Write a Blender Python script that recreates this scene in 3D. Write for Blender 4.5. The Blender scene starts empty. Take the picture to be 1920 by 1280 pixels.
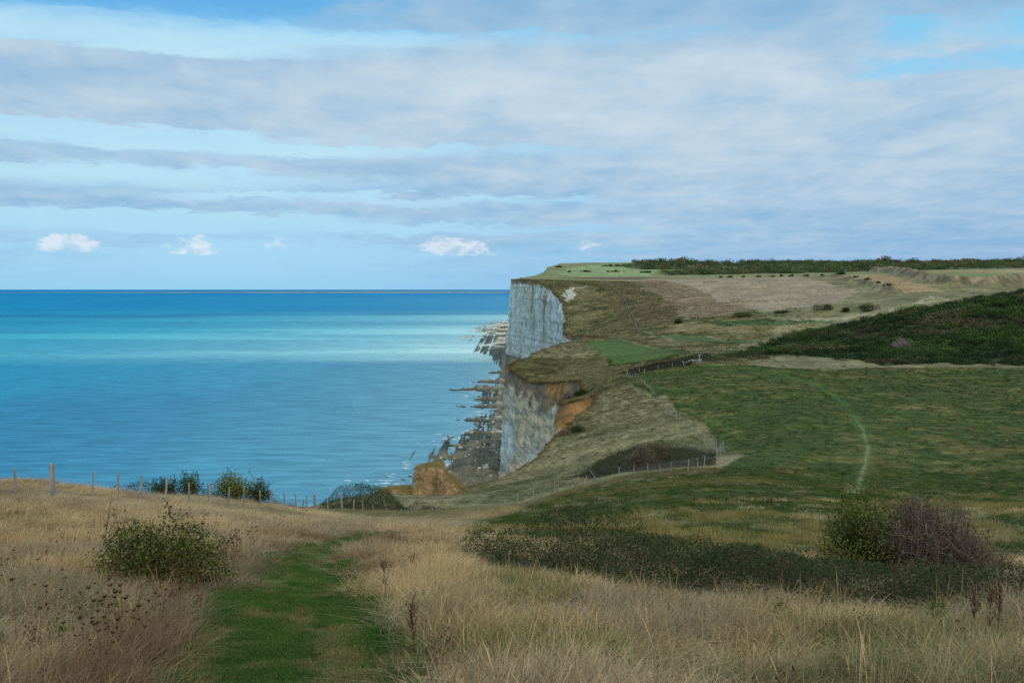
import bpy, math, random
import numpy as np
from mathutils import Vector

rng = np.random.default_rng(7)
random.seed(7)
scene = bpy.context.scene
COL = scene.collection

# ------------------------------------------------------------------ camera
cam_d = bpy.data.cameras.new('camera')
cam_d.sensor_width = 36.0
cam_d.lens = 35.62
cam_d.clip_start = 0.1
cam_d.clip_end = 120000
cam = bpy.data.objects.new('camera', cam_d)
COL.objects.link(cam)
cam.location = (0, 0, 72.0)
cam.rotation_euler = (math.radians(90 - 2.983), 0, 0)
scene.camera = cam

# ------------------------------------------------------------------ render
scene.render.engine = 'CYCLES'
scene.cycles.use_denoising = False
scene.cycles.use_adaptive_sampling = True
scene.cycles.adaptive_threshold = 0.02
scene.cycles.max_bounces = 4
scene.cycles.diffuse_bounces = 2
scene.cycles.glossy_bounces = 2
scene.cycles.transmission_bounces = 1
scene.cycles.transparent_max_bounces = 6
scene.cycles.sample_clamp_indirect = 6
scene.view_settings.view_transform = 'Standard'
scene.view_settings.look = 'None'
scene.view_settings.gamma = 1.0
scene.view_settings.use_curve_mapping = False
scene.view_settings.exposure = 0.0

# ------------------------------------------------------------------ node helpers
def lin(r, g, b, k=1.0):
    f = lambda c: (c / 255 / 12.92 if c / 255 <= 0.04045 else ((c / 255 + 0.055) / 1.055) ** 2.4) * k
    return (f(r), f(g), f(b))

class V:
    """a node socket with arithmetic"""
    def __init__(self, nt, s): self.nt = nt; self.s = s
    def _m(self, op, o=None, c=None):
        n = self.nt.nodes.new('ShaderNodeMath'); n.operation = op
        self.nt.links.new(self.s, n.inputs[0])
        for i, q in ((1, o), (2, c)):
            if q is None: continue
            if isinstance(q, V): self.nt.links.new(q.s, n.inputs[i])
            else: n.inputs[i].default_value = q
        return V(self.nt, n.outputs[0])
    def __add__(self, o): return self._m('ADD', o)
    def __radd__(self, o): return self._m('ADD', o)
    def __sub__(self, o): return self._m('SUBTRACT', o)
    def __rsub__(self, o): return (self * -1.0) + o
    def __mul__(self, o): return self._m('MULTIPLY', o)
    def __rmul__(self, o): return self._m('MULTIPLY', o)
    def __truediv__(self, o): return self._m('DIVIDE', o)
    def maxi(self, o): return self._m('MAXIMUM', o)
    def mini(self, o): return self._m('MINIMUM', o)
    def exp(self): return self._m('EXPONENT')
    def pw(self, o): return self._m('POWER', o)
    def atan2(self, o): return self._m('ARCTAN2', o)
    def step(self, a, b, lo=0.0, hi=1.0):
        n = self.nt.nodes.new('ShaderNodeMapRange'); n.interpolation_type = 'SMOOTHSTEP'
        self.nt.links.new(self.s, n.inputs[0])
        for i, q in enumerate((a, b, lo, hi)): n.inputs[i + 1].default_value = q
        return V(self.nt, n.outputs[0])
def inv(nt, a):
    n = nt.nodes.new('ShaderNodeMath'); n.operation = 'DIVIDE'; n.inputs[0].default_value = 1.0
    nt.links.new(a.s, n.inputs[1]); return V(nt, n.outputs[0])
def xyz(nt, x, y, z=0.0):
    n = nt.nodes.new('ShaderNodeCombineXYZ')
    for i, q in enumerate((x, y, z)):
        if isinstance(q, V): nt.links.new(q.s, n.inputs[i])
        else: n.inputs[i].default_value = q
    return n.outputs[0]
def noise(nt, vec, scale=1.0, detail=4.0, rough=0.55, dist=0.0):
    n = nt.nodes.new('ShaderNodeTexNoise')
    nt.links.new(vec, n.inputs['Vector'])
    n.inputs['Scale'].default_value = scale; n.inputs['Detail'].default_value = detail
    n.inputs['Roughness'].default_value = rough; n.inputs['Distortion'].default_value = dist
    return V(nt, n.outputs[0])
def mixc(nt, f, a, b, mode='MIX'):
    n = nt.nodes.new('ShaderNodeMix'); n.data_type = 'RGBA'; n.blend_type = mode
    if isinstance(f, V): nt.links.new(f.s, n.inputs[0])
    else: n.inputs[0].default_value = f
    for i, q in ((6, a), (7, b)):
        if isinstance(q, tuple): n.inputs[i].default_value = (*q[:3], 1)
        else: nt.links.new(q, n.inputs[i])
    return n.outputs[2]

# ------------------------------------------------------------------ sky and sun
SUN_DIR = Vector((0.25, -0.68, 0.68)).normalized()      # towards the sun: behind the camera, a little to the right
world = bpy.data.worlds.new('World')
scene.world = world
world.use_nodes = True
world.cycles.sampling_method = 'MANUAL'
world.cycles.sample_map_resolution = 256
nt = world.node_tree
nt.nodes.clear()
w_out = nt.nodes.new('ShaderNodeOutputWorld')
sky = nt.nodes.new('ShaderNodeTexSky')
sky.sky_type = 'NISHITA'
sky.sun_disc = False
sky.sun_elevation = math.asin(SUN_DIR.z)
sky.sun_rotation = math.atan2(SUN_DIR.x, SUN_DIR.y)
sky.altitude = 70
sky.dust_density = 0.6
sky.ozone_density = 3.0
bg_sky = nt.nodes.new('ShaderNodeBackground')
bg_sky.inputs['Strength'].default_value = 0.13
nt.links.new(sky.outputs[0], bg_sky.inputs['Color'])

tc = nt.nodes.new('ShaderNodeTexCoord')
sep = nt.nodes.new('ShaderNodeSeparateXYZ')
nt.links.new(tc.outputs['Generated'], sep.inputs[0])
dx, dy, dz = (V(nt, sep.outputs[i]) for i in range(3))
el = dz.maxi(0.0)
az = dx.atan2(dy)                                       # 0 straight ahead, positive to the right
q = inv(nt, el + 0.10)
px, py = dx * q, dy * q                                 # where the view ray meets a cloud deck
n_fine = noise(nt, xyz(nt, px * 1.9, py * 1.35, 3.0), 1.0, 6, 0.56, 0.35)
n_edge = noise(nt, xyz(nt, az * 8.0, el * 32.0, 7.0), 1.0, 6, 0.62, 0.3)
n_cu = noise(nt, xyz(nt, az * 60.0, el * 105.0, 5.0), 1.0, 5, 0.62, 0.3)
wob = n_edge - 0.5
def curve(x, pts, lo=0.0, hi=1.0):
    """piecewise profile through pts (x, value 0..1), x running from lo to hi"""
    nd = nt.nodes.new('ShaderNodeFloatCurve'); cv = nd.mapping.curves[0]
    pts = [((p - lo) / (hi - lo), v) for p, v in pts]
    if pts[0][0] > 0: pts = [(0.0, pts[0][1])] + pts
    if pts[-1][0] < 1: pts = pts + [(1.0, pts[-1][1])]
    while len(cv.points) < len(pts): cv.points.new(0.5, 0.5)
    for p_, (a_, v_) in zip(cv.points, pts): p_.location = (a_, v_); p_.handle_type = 'AUTO_CLAMPED'
    nd.mapping.update()
    nt.links.new((x * (1 / (hi - lo)) + (-lo / (hi - lo))).s, nd.inputs['Value'])
    return V(nt, nd.outputs[0])
n_frag = noise(nt, xyz(nt, az * 26.0, el * 110.0, 4.0), 1.0, 5, 0.65, 0.4)
e_w = el + wob * 0.024 + (n_fine - 0.5) * 0.012 + (n_frag - 0.5) * 0.020
a_w = az + wob * 0.16
E0, E1 = 0.0, 0.6
# openings in the deck by elevation: to the left, ahead and to the right
g_left = curve(e_w, [(0, .55), (.03, .62), (.048, .45), (.060, .85), (.070, .80), (.078, .15), (.086, .25), (.095, .5), (.104, .72), (.112, .35), (.121, .25), (.130, .85), (.138, .9), (.150, .15), (.16, 0), (.20, 0), (.210, .15), (.219, .95), (.25, 1.0), (.30, 1.0), (.36, .7), (.45, .2), (.6, 0)], E0, E1)
g_mid = curve(e_w, [(0, .5), (.03, .5), (.05, .25), (.056, .75), (.063, .3), (.080, .2), (.086, .7), (.091, .2), (.11, .1), (.129, .45), (.134, .5), (.139, .05), (.20, 0), (.225, .1), (.236, .55), (.243, .1), (.262, 0), (.272, .55), (.282, .95), (.30, .8), (.33, .2), (.45, .1), (.6, 0)], E0, E1)
g_right = curve(e_w, [(0, .2), (.05, 0), (.18, 0), (.188, .35), (.198, .85), (.210, .45), (.222, .8), (.236, .55), (.250, .05), (.275, .0), (.283, .45), (.295, .5), (.31, .1), (.45, .15), (.6, 0)], E0, E1)
w_left = curve(a_w, [(-3.2, .2), (-1.2, .55), (-.7, 1), (-.34, 1), (-.22, .6), (-.10, .25), (.0, 0), (3.2, 0)], -3.2, 3.2)
w_mid = curve(a_w, [(-3.2, 0), (-.5, 0), (-.30, .6), (-.10, 1), (.06, .85), (.22, .35), (.4, 0), (3.2, 0)], -3.2, 3.2)
w_right = curve(a_w, [(-3.2, 0), (.29, 0), (.36, .9), (.41, .6), (.46, .95), (.52, 1), (.8, .5), (1.6, .3), (3.2, .2)], -3.2, 3.2)
gap = g_left * w_left + g_mid * w_mid + g_right * w_right
cover = (0.93 - gap * 0.86 + (n_fine - 0.5) * 0.60 + wob * 0.35 + (n_frag - 0.5) * 0.5).step(0.20, 0.80)
# thin high veil whitening the open sky low down and to the left
veil = (curve(e_w, [(0, .55), (.06, .75), (.12, .95), (.15, .9), (.215, .95), (.238, .65), (.250, .15), (.268, .0), (.35, .1), (.6, .1)], E0, E1) * (0.55 + n_edge * 0.7)).mini(1.0) * az.step(-0.15, 0.30, 1.0, 0.30)
# lit and shaded parts of the deck
t_el = curve(el, [(0, .30), (.03, .28), (.06, .38), (.10, .46), (.15, .60), (.19, .68), (.225, .50), (.25, .28), (.27, .22), (.30, .4), (.6, .5)], E0, E1)
t_az = curve(az, [(-3.2, .5), (-.6, .36), (-.3, .42), (0, .58), (.2, .72), (.4, .66), (.8, .5), (3.2, .5)], -3.2, 3.2)
n_rip = noise(nt, xyz(nt, px * 5.0, py * 3.4, 2.0), 1.0, 4, 0.6, 0.4)
n_band = noise(nt, xyz(nt, px * 0.5, py * 1.6, 9.0), 0.9, 4, 0.5, 0.4)
tone = (t_el * 0.62 + t_az * 0.34 + (n_fine - 0.5) * 0.75 + (n_band - 0.5) * 0.55 + (n_rip - 0.5) * 0.55).step(-0.02, 1.0)
c_cloud = mixc(nt, tone, lin(124, 176, 216), lin(206, 222, 232))
c_open = mixc(nt, el.step(0.02, 0.30), lin(150, 206, 242), mixc(nt, az.step(-0.5, 0.4), lin(44, 164, 232), lin(104, 196, 242)))
c_open = mixc(nt, veil, c_open, lin(194, 231, 246))
hazef = ((el * -24.0).exp()) * 0.85
c_haze = mixc(nt, az.step(-0.3, 0.5), lin(148, 206, 241), lin(124, 170, 217))
c_all = mixc(nt, cover, c_open, c_cloud)
c_all = mixc(nt, hazef, c_all, c_haze)
# small fair-weather cumulus low over the sea, flat-based
p_az = curve(az, [(-3.2, .1), (-.62, .0), (-.49, .1), (-.475, .45), (-.46, .15), (-.44, .95), (-.41, 1), (-.385, .75), (-.37, .1), (-.335, .3), (-.315, .7), (-.298, 1), (-.28, .55), (-.25, .1), (-.225, .6), (-.21, .6), (-.2, .1), (-.185, .45), (-.17, .1), (-.11, .2), (-.085, .9), (-.06, 1), (-.042, .85), (-.03, .2), (-.022, .75), (-.012, .1), (.03, .35), (.05, .25), (.068, .75), (.08, .2), (.12, 0), (.225, .1), (.24, .5), (.255, .1), (.4, 0), (3.2, .1)], -3.2, 3.2)
p_el = curve(el + wob * 0.008, [(0, 0), (.026, 0), (.032, .75), (.037, 1), (.045, .85), (.053, .35), (.060, 0), (.6, 0)], E0, E1)
cu = (p_az * p_el + (n_cu - 0.5) * 1.7).step(0.45, 0.95) * (p_az * p_el).step(0.08, 0.4)
c_all = mixc(nt, cu * 0.72, c_all, mixc(nt, n_cu.step(0.35, 0.62), lin(190, 216, 238), lin(232, 240, 246)))
bg_cl = nt.nodes.new('ShaderNodeBackground')
nt.links.new(c_all, bg_cl.inputs['Color'])
bg_cl.inputs['Strength'].default_value = 1.0
mx = nt.nodes.new('ShaderNodeMixShader')
# the clear-air part is the physical sky, the rest cloud and veil
fac = (cover.maxi(veil).maxi(hazef).maxi(cu)).step(0.0, 0.35, 0.72, 1.0)
nt.links.new(fac.s, mx.inputs[0])
nt.links.new(bg_sky.outputs[0], mx.inputs[1])
nt.links.new(bg_cl.outputs[0], mx.inputs[2])
nt.links.new(mx.outputs[0], w_out.inputs['Surface'])

sun_d = bpy.data.lights.new('sun', 'SUN')
sun_d.energy = 1.45
sun_d.angle = math.radians(12)
sun_d.color = (1.0, 0.91, 0.78)
sun = bpy.data.objects.new('sun', sun_d)
COL.objects.link(sun)
sun.rotation_euler = SUN_DIR.to_track_quat('Z', 'Y').to_euler()

# ------------------------------------------------------------------ numeric helpers
def _h(ix, iy, seed):
    n = (ix.astype(np.int64) * 374761393 + iy.astype(np.int64) * 668265263 + seed * 1274126177) & 0xFFFFFFFF
    n = ((n ^ (n >> 13)) * 1274126177) & 0xFFFFFFFF
    n = ((n ^ (n >> 16)) * 2246822519) & 0xFFFFFFFF
    return ((n ^ (n >> 15)) & 0xFFFFFF) / float(0xFFFFFF)
def vn(x, y, seed=0):
    x = np.asarray(x, float); y = np.asarray(y, float)
    ix = np.floor(x); iy = np.floor(y); fx = x - ix; fy = y - iy
    fx = fx * fx * fx * (fx * (fx * 6 - 15) + 10); fy = fy * fy * fy * (fy * (fy * 6 - 15) + 10)
    a = _h(ix, iy, seed); b = _h(ix + 1, iy, seed); c = _h(ix, iy + 1, seed); d = _h(ix + 1, iy + 1, seed)
    return (a * (1 - fx) + b * fx) * (1 - fy) + (c * (1 - fx) + d * fx) * fy
def fbm(x, y, seed=0, octv=4, gain=0.5):
    s = 0; a = 1; t = 0
    c, si = 0.8, 0.6
    for i in range(octv):
        s = s + a * vn(x, y, seed + i * 17); t += a; a *= gain
        x, y = 2.03 * (c * x - si * y) + 11.3, 2.03 * (si * x + c * y) + 5.7
    return s / t
def ridge(x, y, seed=0, octv=3):
    s = 0; a = 1; t = 0
    for i in range(octv):
        s = s + a * (1 - np.abs(2 * vn(x, y, seed + i * 31) - 1)); t += a; a *= 0.5
        x, y = 2.1 * x + 3.1, 2.1 * y + 7.7
    return s / t
def sm(a, b, x):
    t = np.clip((np.asarray(x, float) - a) / (b - a), 0, 1); return t * t * (3 - 2 * t)
def lerp(a, b, t):
    t = np.asarray(t)[..., None]; return np.asarray(a) * (1 - t) + np.asarray(b) * t
def inside(x, y, poly):
    x = np.asarray(x, float); y = np.asarray(y, float)
    r = np.zeros(x.shape, bool); n = len(poly)
    for i in range(n):
        x1, y1 = poly[i]; x2, y2 = poly[(i + 1) % n]
        if y1 == y2: continue
        c = ((y1 > y) != (y2 > y)) & (x < (x2 - x1) * (y - y1) / (y2 - y1) + x1)
        r ^= c
    return r
def pdist(x, y, line):
    d = np.full(np.shape(x), 1e9)
    for (x1, y1), (x2, y2) in zip(line[:-1], line[1:]):
        L = (x2 - x1) ** 2 + (y2 - y1) ** 2 + 1e-9
        t = np.clip(((x - x1) * (x2 - x1) + (y - y1) * (y2 - y1)) / L, 0, 1)
        d = np.minimum(d, np.hypot(x - x1 - t * (x2 - x1), y - y1 - t * (y2 - y1)))
    return d
def resample(pts, step):
    P = np.array(pts, float); s = np.r_[0, np.cumsum(np.linalg.norm(np.diff(P, axis=0), axis=1))]
    n = max(2, int(s[-1] / step) + 1); t = np.linspace(0, s[-1], n)
    return np.c_[tuple(np.interp(t, s, P[:, k]) for k in range(P.shape[1]))]

# ------------------------------------------------------------------ mesh and object helpers
def mesh_np(name, verts, faces, mat=None, cols=None, smooth=False, attr='col'):
    verts = np.asarray(verts, np.float32); faces = np.asarray(faces, np.int32)
    me = bpy.data.meshes.new(name)
    k = faces.shape[1]
    me.vertices.add(len(verts)); me.vertices.foreach_set('co', verts.ravel())
    me.loops.add(faces.size); me.loops.foreach_set('vertex_index', faces.ravel())
    me.polygons.add(len(faces))
    me.polygons.foreach_set('loop_start', np.arange(0, faces.size, k, dtype=np.int32))
    me.polygons.foreach_set('loop_total', np.full(len(faces), k, np.int32))
    if smooth: me.polygons.foreach_set('use_smooth', np.ones(len(faces), bool))
    me.update(calc_edges=True); me.validate()
    if cols is not None:
        a = me.attributes.new(attr, 'FLOAT_COLOR', 'POINT')
        c = np.ones((len(verts), 4), np.float32); c[:, :3] = cols
        a.data.foreach_set('color', c.ravel())
    if mat: me.materials.append(mat)
    return me
def link(name, me, parent=None, loc=None, label=None, cat=None, group=None, kind=None):
    o = bpy.data.objects.new(name, me); COL.objects.link(o)
    if parent: o.parent = parent
    if loc is not None: o.location = loc
    for k, v in (('label', label), ('category', cat), ('group', group), ('kind', kind)):
        if v: o[k] = v
    return o
def empty(name, loc, label, cat, group=None):
    o = link(name, None, None, loc, label, cat, group); o.empty_display_size = 0.2
    return o
def grid_faces(nr, nc):
    i = np.arange(nr - 1)[:, None] * nc + np.arange(nc - 1)[None]
    return np.stack([i, i + 1, i + nc + 1, i + nc], -1).reshape(-1, 4)

# ------------------------------------------------------------------ materials
def new_mat(name):
    m = bpy.data.materials.new(name); m.use_nodes = True
    n = m.node_tree; n.nodes.clear()
    out = n.nodes.new('ShaderNodeOutputMaterial'); b = n.nodes.new('ShaderNodeBsdfPrincipled')
    n.links.new(b.outputs[0], out.inputs[0])
    b.inputs['Roughness'].default_value = 0.9
    b.inputs['Specular IOR Level'].default_value = 0.15
    return m, n, b, out
def attr_node(n, name='col', typ='GEOMETRY'):
    a = n.nodes.new('ShaderNodeAttribute'); a.attribute_name = name; a.attribute_type = typ; return a
def pos_node(n):
    g = n.nodes.new('ShaderNodeNewGeometry'); return g.outputs['Position']
def scaled(n, vec, s):
    m = n.nodes.new('ShaderNodeVectorMath'); m.operation = 'MULTIPLY'; n.links.new(vec, m.inputs[0]); m.inputs[1].default_value = s; return m.outputs[0]
def mottled(name, scales=((1.0, 0.5),), bump=0.0, bscale=2.0, stretch=(1, 1, 1), rough=0.9, spec=0.15):
    """vertex colour x several octaves of noise, with fine relief"""
    m, n, b, out = new_mat(name)
    c = attr_node(n).outputs['Color']
    p = scaled(n, pos_node(n), stretch)
    for sc, amt in scales:
        f = noise(n, p, sc, 5, 0.6)
        g = f.step(0.25, 0.75, 1 - amt, 1 + amt)
        cc = n.nodes.new('ShaderNodeVectorMath'); cc.operation = 'SCALE'
        n.links.new(c, cc.inputs[0]); n.links.new(g.s, cc.inputs['Scale']); c = cc.outputs[0]
    n.links.new(c, b.inputs['Base Color'])
    b.inputs['Roughness'].default_value = rough; b.inputs['Specular IOR Level'].default_value = spec
    if bump:
        bn = n.nodes.new('ShaderNodeBump'); bn.inputs['Strength'].default_value = 0.9; bn.inputs['Distance'].default_value = bump
        n.links.new(noise(n, p, bscale, 6, 0.65).s, bn.inputs['Height']); n.links.new(bn.outputs[0], b.inputs['Normal'])
    return m
def leaf_mat(name, trans=0.3, typ='GEOMETRY', tint=False, rough=0.75, spec=0.2):
    m, n, b, out = new_mat(name)
    c = attr_node(n, 'col').outputs['Color']
    if tint: c = mixc(n, 1.0, attr_node(n, 'tint', 'INSTANCER').outputs['Color'], c, 'MULTIPLY')
    n.links.new(c, b.inputs['Base Color'])
    b.inputs['Roughness'].default_value = rough; b.inputs['Specular IOR Level'].default_value = spec
    t = n.nodes.new('ShaderNodeBsdfTranslucent'); n.links.new(c, t.inputs[0])
    mxs = n.nodes.new('ShaderNodeMixShader'); mxs.inputs[0].default_value = trans
    n.links.new(b.outputs[0], mxs.inputs[1]); n.links.new(t.outputs[0], mxs.inputs[2]); n.links.new(mxs.outputs[0], out.inputs[0])
    return m
M_ground = mottled('ground', ((0.035, 0.22), (0.3, 0.34), (2.2, 0.42)), 0.35, 1.6)
M_chalk = mottled('chalk', ((0.12, 0.10), (0.5, 0.20), (2.5, 0.2)), 1.3, 0.45, (1, 1, 0.6), 0.95, 0.1)
M_shore = mottled('shore_rock', ((0.2, 0.3), (1.1, 0.4)), 0.5, 1.0, (1, 1, 1), 0.7, 0.3)
M_rock = mottled('boulder', ((1.2, 0.35), (4, 0.25)), 0.1, 4.0, (1, 1, 1), 0.8, 0.25)
M_leaf = leaf_mat('leaf')
M_twig = mottled('twig', ((6.0, 0.25),), 0, 1, (1, 1, 1), 0.9)
M_wood = mottled('weathered_wood', ((9.0, 0.35), (40, 0.25)), 0.004, 40, (1, 1, 0.15), 0.9)
M_tuft = leaf_mat('grass_blade', 0.25, 'INSTANCER', True)
M_clump = leaf_mat('clump_leaf', 0.2, 'INSTANCER', True)
m, n, b, out = new_mat('fence_wire')
b.inputs['Base Color'].default_value = (0.22, 0.22, 0.22, 1); b.inputs['Metallic'].default_value = 0.6; b.inputs['Roughness'].default_value = 0.6
M_wire = m

# ------------------------------------------------------------------ surveyed points (world metres, sea level 0)
CP=[(-2.04, 9.5, 68.24), (-2.98, 15.5, 66.96), (-3.99, 22.0, 65.68), (-5.62, 33.0, 63.59), (-5.96, 40.0, 62.24), (-19.65, 43.0, 62.78), (-19.69, 50.0, 61.23), (-18.97,
    59.0, 59.19), (-18.18, 68.0, 57.05), (-16.8, 78.0, 54.56), (-16.05, 82.0, 53.4), (-23.97, 47.0, 62.17), (-28.03, 55.0, 61.39), (-23.94, 85.0, 53.77), (-28.76, 82.0,
    54.73), (-15.56, 92.0, 51.53), (-13.83, 100.0, 49.32), (-10.46, 108.0, 46.81), (-7.78, 118.0, 44.99), (-5.39, 130.0, 42.94), (-0.82, 128.0, 44.21), (0.69, 130.0,
    44.61), (9.07, 122.0, 48.59), (12.53, 118.0, 49.92), (16.94, 114.0, 50.98), (21.54, 116.0, 50.92), (27.91, 135.0, 49.77), (31.45, 180.0, 46.59), (31.75, 200.0,
    46.53), (35.72, 260.0, 45.8), (35.19, 310.0, 45.69), (40.53, 320.0, 46.53), (59.19, 330.0, 48.53), (37.37, 110.0, 50.77), (52.85, 150.0, 49.06), (67.7, 200.0, 47.81),
    (79.84, 280.0, 47.05), (157.76, 318.0, 46.69), (89.57, 180.0, 47.36), (54.89, 110.0, 51.07), (34.98, 70.0, 56.8), (7.6, 42.0, 61.75), (11.21, 62.0, 58.54), (15.35,
    85.0, 54.91), (1.28, 60.0, 57.68), (-2.55, 80.0, 53.43), (-6.14, 105.0, 48.08), (18.78, 42.0, 61.75), (17.8, 62.0, 58.54), (14.31, 42.0, 61.75), (-19.12, 150.0,
    41.2), (-19.27, 125.0, 45.0), (-14.03, 165.0, 37.51), (-7.65, 160.0, 39.15), (-1.78, 168.0, 39.58), (5.11, 175.0, 39.63), (9.54, 180.0, 41.6), (10.25, 215.0, 41.19),
    (20.78, 262.0, 41.7), (21.62, 215.0, 42.56), (27.11, 270.0, 43.64), (23.78, 300.0, 40.81), (23.34, 340.0, 40.62), (31.37, 330.0, 42.24), (7.86, 372.0, 38.45), (-1.01,
    381.0, 41.68), (0.0, 400.0, 42.7), (9.07, 430.0, 44.6), (24.77, 470.0, 47.01), (35.42, 480.0, 46.99), (19.47, 410.0, 41.97), (37.08, 370.0, 46.86), (79.96, 660.0,
    44.57), (54.58, 740.0, 39.3), (75.02, 750.0, 48.74), (89.92, 900.0, 63.02), (66.26, 900.0, 63.02), (102.14, 1080.0, 80.5), (166.19, 930.0, 72.49), (187.56, 1050.0,
    80.81), (130.59, 730.0, 57.04), (1.16, 1100.0, 82.39), (19.96, 1000.0, 80.39), (34.21, 930.0, 73.95), (42.57, 880.0, 63.22), (45.09, 840.0, 50.37), (42.14, 800.0,
    37.91), (60.41, 1150.0, 82.86), (88.25, 1200.0, 85.22), (27.31, 1300.0, 87.68), (44.54, 1600.0, 95.5), (69.31, 2000.0, 111.85), (96.6, 2300.0, 123.85), (183.72,
    2500.0, 134.9), (380.55, 2500.0, 136.21), (139.68, 1900.0, 104.88), (176.49, 1400.0, 89.62), (267.86, 1500.0, 93.24), (538.71, 1900.0, 109.86), (1058.2, 2100.0,
    125.94), (352.96, 1050.0, 85.77), (666.39, 1350.0, 95.36), (563.46, 1450.0, 97.09), (332.23, 800.0, 69.9), (469.2, 950.0, 78.48), (204.52, 720.0, 61.03), (143.62,
    620.0, 52.77), (107.43, 600.0, 49.6), (86.01, 480.0, 46.99), (129.09, 500.0, 48.06), (208.45, 600.0, 54.97), (173.96, 560.0, 53.15), (237.18, 470.0, 70.77), (183.02,
    470.0, 61.13), (146.05, 470.0, 53.71), (99.75, 430.0, 46.87), (78.16, 380.0, 46.78), (131.2, 336.0, 46.68), (170.2, 336.0, 46.68), (94.6, 332.0, 46.98), (202.24,
    400.0, 56.43), (155.99, 400.0, 51.58), (252.95, 650.0, 65.51), (345.98, 700.0, 66.85), (75.63, 3600.0, 121.09), (831.96, 3600.0, 121.09), (1815.04, 3600.0, 126.76),
    (-8.0, 0.0, 70.3), (8.0, 0.0, 70.3), (0.0, 0.0, 70.3), (-20.0, -20.0, 73.6), (20.0, -20.0, 74.2), (0.0, -20.0, 73.9), (25.0, 5.0, 69.0), (-20.0, 8.0, 68.8), (-30.0,
    25.0, 65.6), (10.0, 20.0, 66.2), (20.0, 30.0, 63.9), (6.0, 12.0, 67.8), (-6.0, 12.0, 67.8), (14.0, 25.0, 65.0), (-38.0, 75.0, 54.5), (-30.0, 105.0, 46.5), (-18.0,
    120.0, 46.5), (-60.0, 60.0, 52.0), (-70.0, 40.0, 56.0), (-45.0, 95.0, 47.0), (-90.0, 30.0, 52.0), (-90.0, 0.0, 60.0), (-60.0, 0.0, 66.0), (-28.0, 125.0, 43.5),
    (242.65, 318.0, 48.69), (140.35, 180.0, 49.36), (88.33, 110.0, 53.07), (58.46, 70.0, 58.8), (34.17, 42.0, 63.75), (361.78, 470.0, 70.77), (709.79, 950.0, 78.48),
    (1005.58, 1350.0, 95.36), (1593.3, 2100.0, 125.94), (2728.57, 3600.0, 126.76), (261.31, 336.0, 48.68), (45.0, 5.0, 68.5), (60.0, 30.0, 63.5)]
COAST=[(-40, -120), (0, -110), (40, -92), (80, -64), (110, -44), (140, -28), (152, -24), (164, -19.5), (170, -15), (175, -7), (181, 0), (188, 5), (215, 9.6), (240, 15),
    (262, 20.5), (280, 23.5), (289, 24), (293, 13.6), (298, 13.8), (312, 21), (330, 23.4), (345, 22), (360, 11), (374, 2), (381, -1), (390, -0.8), (400, 0), (430, 9),
    (470, 25), (520, 42), (600, 56), (680, 56), (740, 48), (780, 43), (800, 41), (840, 45.0), (880, 42.6), (930, 34), (1000, 20), (1060, 6), (1098, -1.5), (1112, 0),
    (1180, 9), (1300, 25), (1600, 45), (2000, 68), (2300, 92), (2700, 140), (3600, 260), (5000, 500)]
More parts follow.
